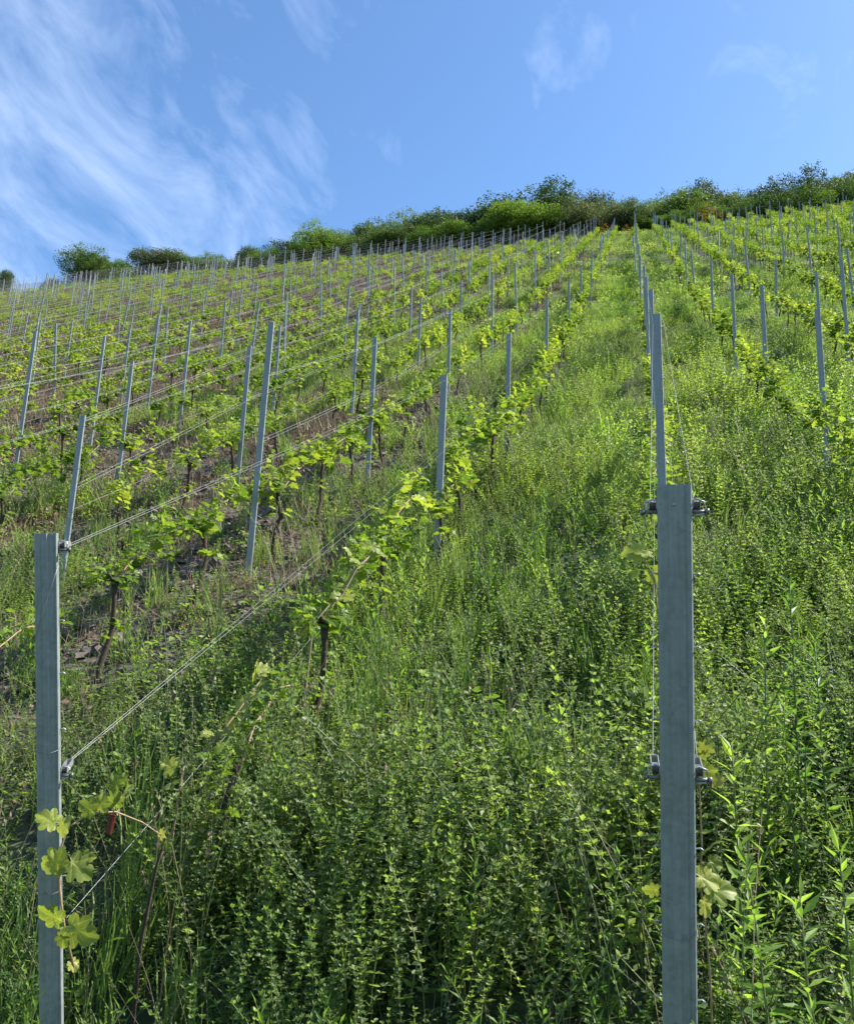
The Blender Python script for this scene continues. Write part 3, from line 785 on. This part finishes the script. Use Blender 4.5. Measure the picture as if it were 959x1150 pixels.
def seedy(ns=7, h=(.35, .65), rad=.15):
    b = MB()
    for _ in range(ns):
        a, r = rng.random()*6.28, rad*math.sqrt(rng.random()); H = rng.uniform(*h)
        P = stem_path(r*math.cos(a), r*math.sin(a), H, rng.normal(0, .2, 2), 5); b.tube(P, np.linspace(.0018, .0009, 5), 'dry' if rng.random() < .4 else 'stem', 3, False)
        t = rng.uniform(.72, 1, 14); b.inst(*DIAM, on_path(P, t)+rng.normal(0, .004, (14, 3)), rdir(14, .3, 1), rdir(14), rng.uniform(.008, .018, 14), 'dry' if rng.random() < .5 else 'herb_grey')
    return b
HS = [seedy() for _ in range(4)]
P, r_, s_ = points(1.6, 20, XL, XR, 7, lambda x, y: noA(x, y)*clear(x, y)*np.clip((n3(x, y, .8)-.3)*2.5, .15, 1))
scatter('seeding_grass', 'thin pale seed-headed stems rising above the weeds', HS, P, r_, s_, 'grass')
HD = [herb(12, (.15, .4), .22, (.018, .032), .026, 'dark_herb', 4, OVATE) for _ in range(3)]
P, r_, s_ = points(1.6, 55, XL, XR, 9, lambda x, y: noA(x, y)*clear(x, y)*np.clip((n2(x, y, .55)-.55)*6, 0, 1)*np.clip((offrow(x)-.12)*3.5, .1, 1), sz=lambda x, y: .6+.7*n5(x, y, .8))
scatter('dark_weeds', 'patches of darker leafy weeds in the lanes', HD, P, r_, s_, 'weeds')
HM = [herb(15, (.25, .6), .28, (.026, .042), .036, m_, 4, DIAM) for m_ in ('herb', 'herb', 'herb_grey', 'lance')]+[tall(7, (.35, .65), .22, (.05, .085), 'lance', .03), herb(12, (.3, .7), .22, (.02, .035), .034, 'herb_grey', 4, DIAM, True)]
P, r_, s_ = points(7.5, 34, XL, XR, 13, lambda x, y: noA(x, y)*np.clip((n4(x, y, .75)-.25)*2.6, .05, 1)*np.clip((offrow(x)-.12)*3.5, .15, 1), sz=lambda x, y: (.22+1.15*n5(x, y, .9)**1.4)*(1-.012*np.clip(y-9, 0, 30)))
scatter('bushy_weeds', 'tall rough green weeds filling the middle lanes', HM, P, r_, s_, 'weeds'); print('bushy', len(P))
def litter(n=40, rad=.35):
    b = MB(); a = rng.random(n)*6.28; r = rad*np.sqrt(rng.random(n)); y = r*np.sin(a)
    b.inst(*DIAM, np.stack([r*np.cos(a), y, .012+y*.55], 1), rdir(n, -.1, .4), np.array([0, -.5, 1.])+rng.normal(0, .4, (n, 3)), rng.uniform(.02, .06, n), 'litter')
    return b
P, r_, s_ = points(2, 40, XL, XR, 5, lambda x, y: np.clip(1.05-greenness(x, y)*1.1, .05, 1)); r_[:, 2] = rng.normal(0, .3, len(r_))
scatter('leaf_litter', 'dead leaves and prunings on the bare soil between rows', [litter() for _ in range(3)], P, r_, s_, 'litter')
# mid and far cover
H7 = [patch(420, .45, .36, (.030, .05), 'herb', DIAM, 30), patch(420, .45, .32, (.030, .05), 'lance', DIAM, 60), patch(380, .4, .30, (.025, .045), 'herb_grey', DIAM, 6), patch(420, .45, .40, (.03, .055), 'herb', LANCE, 40), patch(380, .4, .3, (.03, .05), 'grass', LANCE, 90)]
P, r_, s_ = points(8.5, 26, XL, XR, 8.5, lambda x, y: np.clip(noA(x, y)*1.1-.05, 0, 1), smin=.5, smax=1.0, sz=lambda x, y: .55+.8*n5(x, y, .6)); r_[:] *= [1, 1, 0]; r_[:, 2] = rng.normal(0, .4, len(r_))
scatter('lane_weeds', 'green weeds and grass filling the lanes halfway up the slope', H7, P, r_, s_, 'weeds'); print('mid', len(P))
H9 = [patch(170, .5, .10, (.05, .12), 'dry', BLADE, 60), patch(200, .5, .10, (.04, .08), 'litter', DIAM, 0), patch(200, .5, .08, (.04, .08), 'litter', LANCE, 0)]
P, r_, s_ = points(6, 72, XL, lambda y: -2.2+0*y, 3.2, lambda x, y: .25+.75*np.clip((n3(x, y, .4)-.35)*3, 0, 1), smin=.5, smax=1.1); r_[:] *= [1, 1, 0]
scatter('dry_grass', 'straw-coloured dry grass between the rows of the left slope', H9, P, r_, s_, 'dry grass')
H8 = [patch(260, .5, .36, (.05, .09), 'herb', DIAM, 8), patch(260, .5, .36, (.05, .09), 'herb_grey', DIAM, 8), patch(240, .5, .28, (.05, .09), 'grass', LANCE, 8)]
P, r_, s_ = points(25, 77, XL, XR, 3.4, lambda x, y: np.clip(noA(x, y)*1.1-.1, 0, 1)*np.clip((offrow(x)-.1)*3, .2, 1), smin=.5, smax=1.1, sz=lambda x, y: .25+1.25*n5(x, y, .5)); r_[:] *= [1, 1, 0]; r_[:, 2] = rng.normal(0, .4, len(r_))
scatter('far_lane_weeds', 'green weeds between the rows high on the slope', H8, P, r_, s_, 'weeds'); print('far', len(P))

# ------------------------------------------------------------------ custom leafy cane on the left post, dispenser
def px3(px, py, dep): return ray(px, py)*dep
def leafy(pts, leaves, rad=.0035, name='grapevine', label='', extra=None):
    base = pts[0]
    e = link(name, None, loc=tuple(base), label=label, cat='vine', group=None)
    b = MB(); b.tube(np.array(pts)-base, np.linspace(rad, rad*.6, len(pts)), 'cane', 6); link('cane', b.mesh('cane'), e)
    for (p, sz, dr, nm) in leaves:
        b = MB(); p = np.array(p)-base
        b.inst(*GRAPE, p[None], np.array([dr]), np.array([nm]), np.array([sz]), 'young_leaf')
        link('leaf', b.mesh('leaf'), e)
    if extra:
        b = MB(); b.tube(np.array(extra)-base, np.linspace(.007, .004, len(extra)), 'wood', 6); link('trunk', b.mesh('trunk'), e)
    return e
D_ = 2.33
pt = [px3(84, 1093, D_), px3(72, 1040, D_), px3(67, 1000, D_), px3(66, 960, D_), px3(76, 930, D_+.02), px3(100, 914, D_+.06), px3(130, 912, D_+.12), px3(160, 924, D_+.2), px3(186, 942, D_+.3)]
toc = -FW
def LF(px, py, dep, sz, ang, tilt=.4):
    a = math.radians(ang); d = RT*math.cos(a)+UP*math.sin(a)
    nrm = toc+np.array([0, 0, .8])+rng.normal(0, .5, 3)
    return (px3(px, py, dep), sz*.78, d, nrm)
lv = [LF(62, 925, D_-.03, .07, 150), LF(68, 935, D_-.02, .055, 60), LF(72, 965, D_-.03, .085, 200), LF(80, 968, D_-.02, .085, -40), LF(66, 975, D_-.04, .06, 110), LF(90, 965, D_, .05, 10),
      LF(68, 1033, D_-.04, .085, 160), LF(78, 1040, D_-.03, .10, -30), LF(72, 1050, D_-.03, .05, -100), LF(80, 1080, D_, .04, -60), LF(105, 912, D_+.05, .06, 150), LF(112, 910, D_+.05, .055, 80),
      LF(130, 905, D_+.1, .06, 95), LF(136, 898, D_+.1, .06, 60), LF(132, 885, D_+.1, .05, 110), LF(138, 880, D_+.1, .035, 80), LF(180, 940, D_+.28, .04, 60), LF(186, 945, D_+.3, .035, -60)]
leafy(pt, lv, label='leafy vine cane curling round the lower part of the left end post', extra=[px3(150, 1150, D_+.35)-np.array([0, 0, .45]), px3(158, 1060, D_+.35), px3(175, 975, D_+.32), px3(186, 942, D_+.3)])
# twist-tie dispenser hanging from that cane
b = MB(); c0 = px3(124, 926, D_+.1)
b2 = [px3(128, 909, D_+.1), px3(127, 916, D_+.1), px3(124, 922, D_+.1)]
b.tube(np.array(b2)-c0, .0022, 'dispenser', 5)
b.box((0, 0, 0), (.010, .003, .026), 'dispenser', np.array(Matrix.Rotation(.15, 3, 'Y')))
b.box((.006, -.004, -.002), (.0025, .002, .022), 'dispenser', np.array(Matrix.Rotation(.1, 3, 'Y')))
dsp = link('pheromone_dispenser', b.mesh('pheromone_dispenser'), loc=tuple(c0), label='small red-brown strip hanging from the leafy cane beside the left post', cat='dispenser')
# leafy shoot beside the right post
D2 = 1.9
pt = [px3(800, 1150, D2+.1)-np.array([0, 0, .3]), px3(797, 1090, D2+.08), px3(792, 1040, D2+.04), px3(786, 990, D2), px3(788, 950, D2), px3(786, 900, D2), px3(784, 860, D2)]
lv = [LF(790, 958, D2-.02, .06, 40), LF(797, 968, D2-.02, .04, -20), LF(785, 985, D2-.02, .065, -20), LF(796, 1000, D2-.02, .075, 0), LF(790, 1012, D2, .05, -70), LF(800, 880, D2, .035, 30), LF(786, 868, D2, .045, 10), LF(790, 845, D2, .04, 60), LF(738, 1000, D2+.05, .04, 180), LF(786, 850, D2, .03, 20)]
leafy(pt, lv, .0028, label='thin leafy vine shoot climbing beside the big right post')
# shoot left of the right post
D3 = 2.5
pt = [px3(748, 800, D3)-np.array([0, 0, .35]), px3(742, 720, D3), px3(735, 650, D3), px3(722, 624, D3)]
lv = [LF(730, 622, D3, .07, 170), LF(722, 618, D3, .075, 190), LF(738, 625, D3, .05, 20), LF(732, 640, D3, .06, -60), LF(715, 640, D3, .04, -120)]
leafy(pt, lv, .003, label='young shoot with pale leaves just left of the big right post')
# bare arched canes on the near vines
for (pp, lab) in (([(206, 862), (225, 848), (245, 828), (268, 798), (292, 765), (300, 745)], 'bare arched cane low in the weeds right of the left end post'),
                  ([(352, 700), (368, 682), (385, 668), (400, 640), (418, 622)], 'bare grey cane bent between the near vines and the first steel post')):
    dps = np.linspace(3.4, 3.9, len(pp)) if pp[0][0] == 206 else np.linspace(4.3, 4.6, len(pp))
    q = [px3(a, b_, d) for (a, b_), d in zip(pp, dps)]
    g0 = q[0].copy(); g0[2] = gz(g0[0], g0[1])-.03; g0[0] -= .04
    q = [g0, g0*.4+q[0]*.6]+q
    lv = []
    for i in (2, 4, 5, 6):
        if i < len(q):
            for _ in range(3): lv.append((q[i]+rng.normal(0, .03, 3), rng.uniform(.05, .08), rdir(1)[0], toc+np.array([0, 0, .8])+rng.normal(0, .4, 3)))
    leafy(q, lv, .0055, label=lab)

# individual taller weeds on the right
def weed_thing(px, py, dep, h, lab, kind):
    top = px3(px, py, dep); x, y = top[0], top[1]; z = float(gz(x, y)); H = max(.35, top[2]-z)
    b = MB(); P = stem_path(0, 0, H, rng.normal(0, .05, 2), 7); b.tube(P, np.linspace(.0045, .002, 7), 'stem', 5)
    e = link('tall_weed', None, loc=(x, y, z), label=lab, cat='weed', group='tall weeds in the right foreground')
    link('stem', b.mesh('stem'), e)
    b = MB(); n = int(H/.016); t = np.linspace(.25, 1, n); ph = np.arange(n)*2.4
    el = rng.uniform(.1, .8, n)+.4*(t > .9)
    D = np.stack([np.cos(ph)*np.cos(el), np.sin(ph)*np.cos(el), np.sin(el)], 1)
    b.inst(*LANCE, on_path(P, t), D, np.array([0, 0, 1.])+rng.normal(0, .3, (n, 3)), rng.uniform(.07, .12, n)*(1.15-.5*t), kind)
    link('foliage', b.mesh('foliage'), e)
for q in [(884, 660, 3.3, 'tall narrow-leaved weed, highest of the weeds right of the big post'), (850, 700, 3.2, 'narrow-leaved weed just left of the highest weed on the right'),
          (915, 715, 3.1, 'narrow-leaved weed just right of the highest weed on the right'), (825, 838, 2.5, 'upright weed right of the lower clamp of the big post'),
          (905, 1010, 2.1, 'large weed near the bottom right corner with long leaves'), (948, 960, 2.2, 'long-leaved weed at the right edge near the bottom'),
          (862, 980, 2.2, 'slim weed halfway between big post and right edge near the bottom')]:
    weed_thing(q[0], q[1], q[2], 0, q[3], 'lance')

keep_ = px3(432, 785, 3.7); z_ = float(gz(keep_[0], keep_[1]))
e = link('spurge_plant', None, loc=(keep_[0], keep_[1], z_), label='low yellow-green bushy plant in the middle of the foreground weeds', cat='plant')
b = herb(26, (.22, .42), .2, (.02, .036), .02, 'young_leaf', 5, LANCE); link('foliage', b.mesh('foliage'), e)
b = MB()
for _ in range(9): b.tube([(0, 0, 0), (*rng.normal(0, .08, 2), .3)], .003, 'cane', 4)
link('stem', b.mesh('stem'), e)
# ------------------------------------------------------------------ trees at the crest
def crown_mesh(seed, mat, W=1., Hh=1., nl=9, n=5200, leaf=.16, airy=.25):
    global rng
    keep = rng; rng = np.random.default_rng(seed)
    b = MB()
    lobes = []
    for i in range(nl):
        a = rng.random()*6.28; r = rng.uniform(0, .62)*W; z = rng.uniform(.28, .74)
        lobes.append((r*math.cos(a), r*math.sin(a), z, rng.uniform(.20, .34)))
    lobes.append((0, 0, .55, .45)); lobes.append((rng.normal(0, .12), 0, .74, .26))
    L_ = np.array(lobes); pr_ = L_[:, 3]**2; pr_ /= pr_.sum()
    k = rng.choice(len(L_), n, p=pr_); d = rdir(n, -1, 1); rad = L_[k, 3]*rng.random(n)**.3*(1+rng.normal(0, airy*.08, n))
    c = L_[k, :3]+d*rad[:, None]*np.array([1, 1, .8])
    # clumps: pull leaves to sub-centres for light and dark bunches
    sub = c[rng.integers(0, n, n//60)]; kk = rng.integers(0, len(sub), n); pull = rng.random(n) < .6
    c[pull] = sub[kk[pull]]+rng.normal(0, .03, (pull.sum(), 3))
    c[:, 2] = np.maximum(c[:, 2], .04)
    mu_ = c[:, :2].mean(0); c[:, :2] -= mu_; L_[:, :2] -= mu_
    q = np.percentile(np.abs(c[:, :2]), 96); c[:, :2] *= .56/q; L_[:, :2] *= .56/q
    zt = np.percentile(c[:, 2], 99); c[:, 2] /= zt; L_[:, 2] /= zt
    c *= np.array([1, 1, Hh])
    b.inst(*DIAM, c, rdir(n, -.6, .8), rdir(n, -.5, 1), leaf*rng.uniform(.6, 1.3, n)*.35, mat)
    T = MB()
    T.tube([(0, 0, -.08), (.01, .01, .2*Hh), (.0, .02, .5*Hh), (.02, 0, .8*Hh)], [.035, .028, .018, .006], 'wood', 6)
    for _ in range(5):
        l = L_[rng.integers(len(L_))]; T.tube([(0, 0, .25*Hh), (l[0]*.5, l[1]*.5, .42*Hh), (l[0], l[1], l[2]*Hh)], [.018, .011, .004], 'wood', 4)
    rng = keep
    return b.mesh('crown'), T.mesh('trunk')
CR = {}
for mk, mt in (('a', 'tree_a'), ('b', 'tree_b'), ('c', 'tree_c'), ('d', 'tree_d')):
    CR[mk] = [crown_mesh(300+ord(mk)*3+i, mt, .9, 1., 12+i*2, 34000, .080, .3) for i in range(3)]
kindname = {'a': 'dark green', 'b': 'mid green', 'c': 'light green', 'd': 'olive green'}
# (px of centre, py of top, width px, kind, distance along Y, phrase)
TR = [(8, 289, 22, 'a', 80, 'small dark tree alone at the far left edge of the skyline'),
      (62, 302, 24, 'd', 84, 'low olive bush between the lone left tree and the rounded tree'),
      (110, 270, 60, 'b', 80, 'rounded leafy tree standing proud on the left skyline'),
      (140, 285, 40, 'c', 82, 'light bush touching the rounded left skyline tree'),
      (190, 266, 58, 'd', 80, 'feathery pale tree second from the left cluster on the skyline'),
      (216, 278, 36, 'c', 81, 'small light green tree beside the feathery pale tree'),
      (240, 280, 40, 'b', 82, 'low green bush left of the pointed skyline tree'),
      (284, 263, 28, 'a', 80, 'slim pointed dark tree on the left skyline'),
      (262, 280, 34, 'b', 83, 'low bush at the foot of the pointed dark tree'),
      (318, 268, 40, 'b', 84, 'green bush just right of the pointed dark tree'),
      (340, 262, 44, 'a', 82, 'low dark tree where the continuous wood begins'),
      (368, 252, 48, 'c', 80, 'light green tree at the left end of the wood'),
      (392, 255, 44, 'b', 82, 'green tree below the round dark dome'),
      (412, 238, 44, 'a', 86, 'round dark dome-shaped tree rising above the left wood'),
      (440, 253, 44, 'd', 80, 'olive tree right of the round dark dome'),
      (466, 241, 52, 'b', 84, 'wide tree left of the middle of the wood'),
      (498, 231, 60, 'a', 84, 'broad dark tree near the middle of the wood'),
      (520, 247, 38, 'c', 80, 'bright small tree under the broad dark tree'),
      (482, 256, 34, 'c', 79, 'low light bush in front of the broad dark tree'),
      (548, 226, 46, 'a', 84, 'dark tree left of the tallest middle tree'),
      (594, 219, 84, 'a', 86, 'tallest dark tree in the middle of the wood'),
      (585, 232, 60, 'c', 79, 'bright green tree in front of the tallest middle tree'),
      (560, 240, 40, 'b', 80, 'green tree left of the bright green one'),
      (632, 212, 50, 'd', 88, 'brownish olive tree right of the tallest middle tree'),
      (625, 236, 46, 'b', 80, 'mid green tree right of the bright green one'),
      (660, 214, 46, 'a', 87, 'dark rounded tree right of the brownish one'),
      (655, 228, 44, 'd', 80, 'olive bush in front of the dark rounded tree'),
      (685, 221, 44, 'b', 85, 'green tree above the top of the grass lane'),
      (708, 224, 34, 'a', 88, 'small dark knob-shaped tree above the grass lane'),
      (700, 232, 42, 'd', 80, 'olive bush above the top of the grass lane'),
      (726, 230, 40, 'b', 82, 'tree left of the double-topped dark tree'),
      (748, 219, 64, 'b', 85, 'left half of the double-topped tree right of the lane'),
      (770, 208, 48, 'a', 87, 'dark right half of the double-topped tree'),
      (773, 242, 34, 'c', 79, 'light round bush in front of the double-topped tree'),
      (742, 244, 38, 'c', 79, 'low light bush just right of the lane top'),
      (796, 211, 50, 'd', 86, 'olive tree between the double-topped tree and the umbrella tree'),
      (822, 222, 46, 'b', 84, 'green tree left of the umbrella-shaped tree'),
      (800, 236, 46, 'b', 80, 'low tree in front of the olive tree'),
      (856, 201, 48, 'a', 87, 'umbrella-shaped dark tree left of the high right wood'),
      (850, 222, 54, 'b', 82, 'green tree under the umbrella-shaped one'),
      (880, 212, 46, 'a', 83, 'dark tree right of the umbrella-shaped one'),
      (908, 192, 52, 'a', 88, 'high dark tree at the left shoulder of the right wood'),
      (932, 194, 44, 'b', 87, 'second high tree at the top of the right wood'),
      (955, 188, 56, 'd', 88, 'highest tree at the right edge of the photo'),
      (895, 218, 56, 'a', 81, 'dark tree in the shaded foot of the right wood'),
      (930, 214, 60, 'a', 82, 'broad dark tree at the foot of the right wood'),
      (962, 208, 60, 'a', 83, 'dark tree cut by the right edge of the photo'),
      (935, 204, 50, 'd', 85, 'olive crown in the middle of the right wood'),
      (870, 236, 44, 'a', 80, 'low dark bush above the upper right vines'),
      (920, 226, 34, 'c', 78, 'pale green bush standing among the upper right posts'),
      (830, 240, 40, 'a', 80, 'low dark tree left of the orange broom'),
      (515, 236, 40, 'b', 87, 'tree behind the bright small tree of the middle wood'),
      (1000, 185, 90, 'a', 86, 'tree just past the right edge of the wood'),
      (430, 258, 40, 'b', 79, 'low green bush below the olive tree of the left wood'),
      (348, 272, 36, 'c', 79, 'lowest light bush at the left end of the wood'),
      (300, 277, 34, 'c', 79, 'light low bush right of the pointed dark tree')]
def on_row_line(px, py, Y): r = ray(px, py); return r*Y/r[1]
for i, (px, py, wpx, kd, Y, lab) in enumerate(TR):
    top = on_row_line(px, py, Y); x, z = float(top[0]), float(top[2]); g0 = float(gz(x, Y)); H = z-g0
    dep = top@FW; Wm = wpx/F*dep*1.15
    e = link('tree', None, loc=(x, Y, g0-.2), label=lab, cat='tree', group=None)
    Wm *= .88 if px < 330 else 1.05
    e.scale = (Wm, Wm, max(H*(.68 if px < 350 else .76 if px < 460 else .84), 1.1)+.2); e.rotation_euler = (0, 0, rng.random()*6.28)
    cm, tm = CR[kd][i % 3]
    link('crown', cm, e); link('trunk', tm, e)
bm, tm = crown_mesh(901, 'broom', .9, 1., 8, 2500, .14, .3)
for (px, py, wpx, lab) in ((683, 257, 20, 'orange flowering shrub at the top of the grass lane'), (706, 257, 18, 'smaller orange shrub right of the one at the lane top'), (795, 236, 30, 'orange flowering broom bush above the upper right vines')):
    top = on_row_line(px, py, 77); H = float(top[2]-gz(top[0], 77)); H = max(H, 1.1); Wm = wpx/F*(top@FW)
    e = link('broom_shrub', None, loc=(float(top[0]), 77, float(top[2])-H), label=lab, cat='shrub'); e.scale = (Wm, Wm, H)
    link('flowers', bm, e); link('stems', tm, e)
# brush under the wood
Hb = [patch(220, .9, 1.6, (.2, .34), 'tree_b', DIAM, 0), patch(220, .9, 1.3, (.2, .34), 'tree_d', DIAM, 0)]
n = 700; x = rng.uniform(-60, 40, n); y = rng.uniform(79, 92, n)
P = np.stack([x, y, gz(x, y)], 1); r_ = np.zeros((n, 3)); s = rng.uniform(.7, 1.3, n)
scatter('undergrowth', 'low green brush under the trees along the crest', Hb, P, r_, np.stack([s, s, s], 1), 'brush')

# fence along the crest on the left
fe = link('wire_fence', None, loc=(-36, 76.6, float(gz(-36, 76.6))), label='long grey wire mesh fence along the crest left of the grass lane', cat='fence')
o0 = np.array([-36, 76.6, float(gz(-36, 76.6))])
xs = np.arange(-78, -3, 2.5)
for x in xs:
    z = float(gz(x, 76.6)); b = MB(); b.tube([np.array([x, 76.6, z-.2])-o0, np.array([x, 76.6, z+1.45])-o0], .04, 'fence', 5)
    link('fence_post', b.mesh('fence_post'), fe)
b = MB()
for i in range(12):
    b.tube([np.array([x, 76.6+.05, float(gz(x, 76.6))+.1+i*.11])-o0 for x in xs], .012, 'fence', 3, False)
for x in np.arange(-78, -4, .16):
    z = float(gz(x, 76.6)); b.tube([np.array([x, 76.66, z+.05])-o0, np.array([x, 76.66, z+1.35])-o0], .010, 'fence', 3, False)
link('mesh_panel', b.mesh('mesh_panel'), fe)

# ------------------------------------------------------------------ sky and sun
SUN_AZ, SUN_EL = 66.0, 45.0      # azimuth clockwise from +Y
w = bpy.data.worlds.new('World'); scene.world = w; w.use_nodes = True; nt = w.node_tree; nt.nodes.clear()
sky = N(nt, 'ShaderNodeTexSky', sky_type='NISHITA'); sky.sun_disc = False
sky.sun_elevation = R(SUN_EL); sky.sun_rotation = R(SUN_AZ); sky.air_density = 1.0; sky.dust_density = .6; sky.ozone_density = 2.5; sky.altitude = 200
tc = N(nt, 'ShaderNodeTexCoord'); d = tc.outputs['Generated']
# cirrus: stretched warped noise over the sky directions
sx = N(nt, 'ShaderNodeSeparateXYZ'); L(nt, d, sx.inputs[0])
zz = N(nt, 'ShaderNodeMath', operation='ADD'); L(nt, sx.outputs[2], zz.inputs[0]); zz.inputs[1].default_value = .25
px_ = N(nt, 'ShaderNodeMath', operation='DIVIDE'); L(nt, sx.outputs[0], px_.inputs[0]); L(nt, zz.outputs[0], px_.inputs[1])
py_ = N(nt, 'ShaderNodeMath', operation='DIVIDE'); L(nt, sx.outputs[1], py_.inputs[0]); L(nt, zz.outputs[0], py_.inputs[1])
cb = N(nt, 'ShaderNodeCombineXYZ'); L(nt, px_.outputs[0], cb.inputs[0]); L(nt, py_.outputs[0], cb.inputs[1])
mp = N(nt, 'ShaderNodeMapping'); mp.inputs['Rotation'].default_value = (0, 0, R(-35)); mp.inputs['Scale'].default_value = (4.6, 2.2, 1); L(nt, cb.outputs[0], mp.inputs[0])
nz = N(nt, 'ShaderNodeTexNoise'); nz.inputs['Scale'].default_value = 1.9; nz.inputs['Detail'].default_value = 9; nz.inputs['Roughness'].default_value = .62; nz.inputs['Distortion'].default_value = .45
L(nt, mp.outputs[0], nz.inputs['Vector'])
nb_ = noise(nt, 1.1, 2, cb.outputs[0])
# more cloud towards the left part of the sky
lf = maprange(nt, sx.outputs[0], -.20, -.58, -.165, .06)
a1 = N(nt, 'ShaderNodeMath', operation='ADD'); L(nt, nz.outputs[0], a1.inputs[0]); L(nt, lf, a1.inputs[1])
a2 = N(nt, 'ShaderNodeMath', operation='MULTIPLY_ADD'); L(nt, nb_, a2.inputs[0]); a2.inputs[1].default_value = .22; L(nt, a1.outputs[0], a2.inputs[2])
cf = maprange(nt, a2.outputs[0], .53, .95, 0, .46)
hs = N(nt, 'ShaderNodeHueSaturation'); hs.inputs['Saturation'].default_value = 1.14; hs.inputs['Value'].default_value = 1.13; L(nt, sky.outputs[0], hs.inputs['Color'])
colr = mixc(nt, cf, hs.outputs[0], (5.0, 5.9, 7.6))
bg = N(nt, 'ShaderNodeBackground'); bg.inputs['Strength'].default_value = .11; L(nt, colr, bg.inputs[0])
ow = N(nt, 'ShaderNodeOutputWorld'); L(nt, bg.outputs[0], ow.inputs[0])
ld = bpy.data.lights.new('sun', 'SUN'); ld.energy = 5.0; ld.angle = R(.53); ld.color = (1, .95, .86)
lo = bpy.data.objects.new('sun', ld); COL.objects.link(lo)
sd = Vector((math.sin(R(SUN_AZ))*math.cos(R(SUN_EL)), math.cos(R(SUN_AZ))*math.cos(R(SUN_EL)), math.sin(R(SUN_EL))))
lo.rotation_euler = sd.to_track_quat('Z', 'Y').to_euler(); lo.location = (20, 10, 40)

scene.view_settings.view_transform = 'Standard'; scene.view_settings.look = 'None'; scene.view_settings.exposure = 1.1
scene.view_settings.gamma = 1
cy = scene.cycles
cy.max_bounces = 6; cy.diffuse_bounces = 3; cy.glossy_bounces = 2; cy.transmission_bounces = 4; cy.transparent_max_bounces = 4
cy.use_denoising = True
try: cy.denoiser = 'OPENIMAGEDENOISE'
except Exception: pass
cy.caustics_reflective = False; cy.caustics_refractive = False
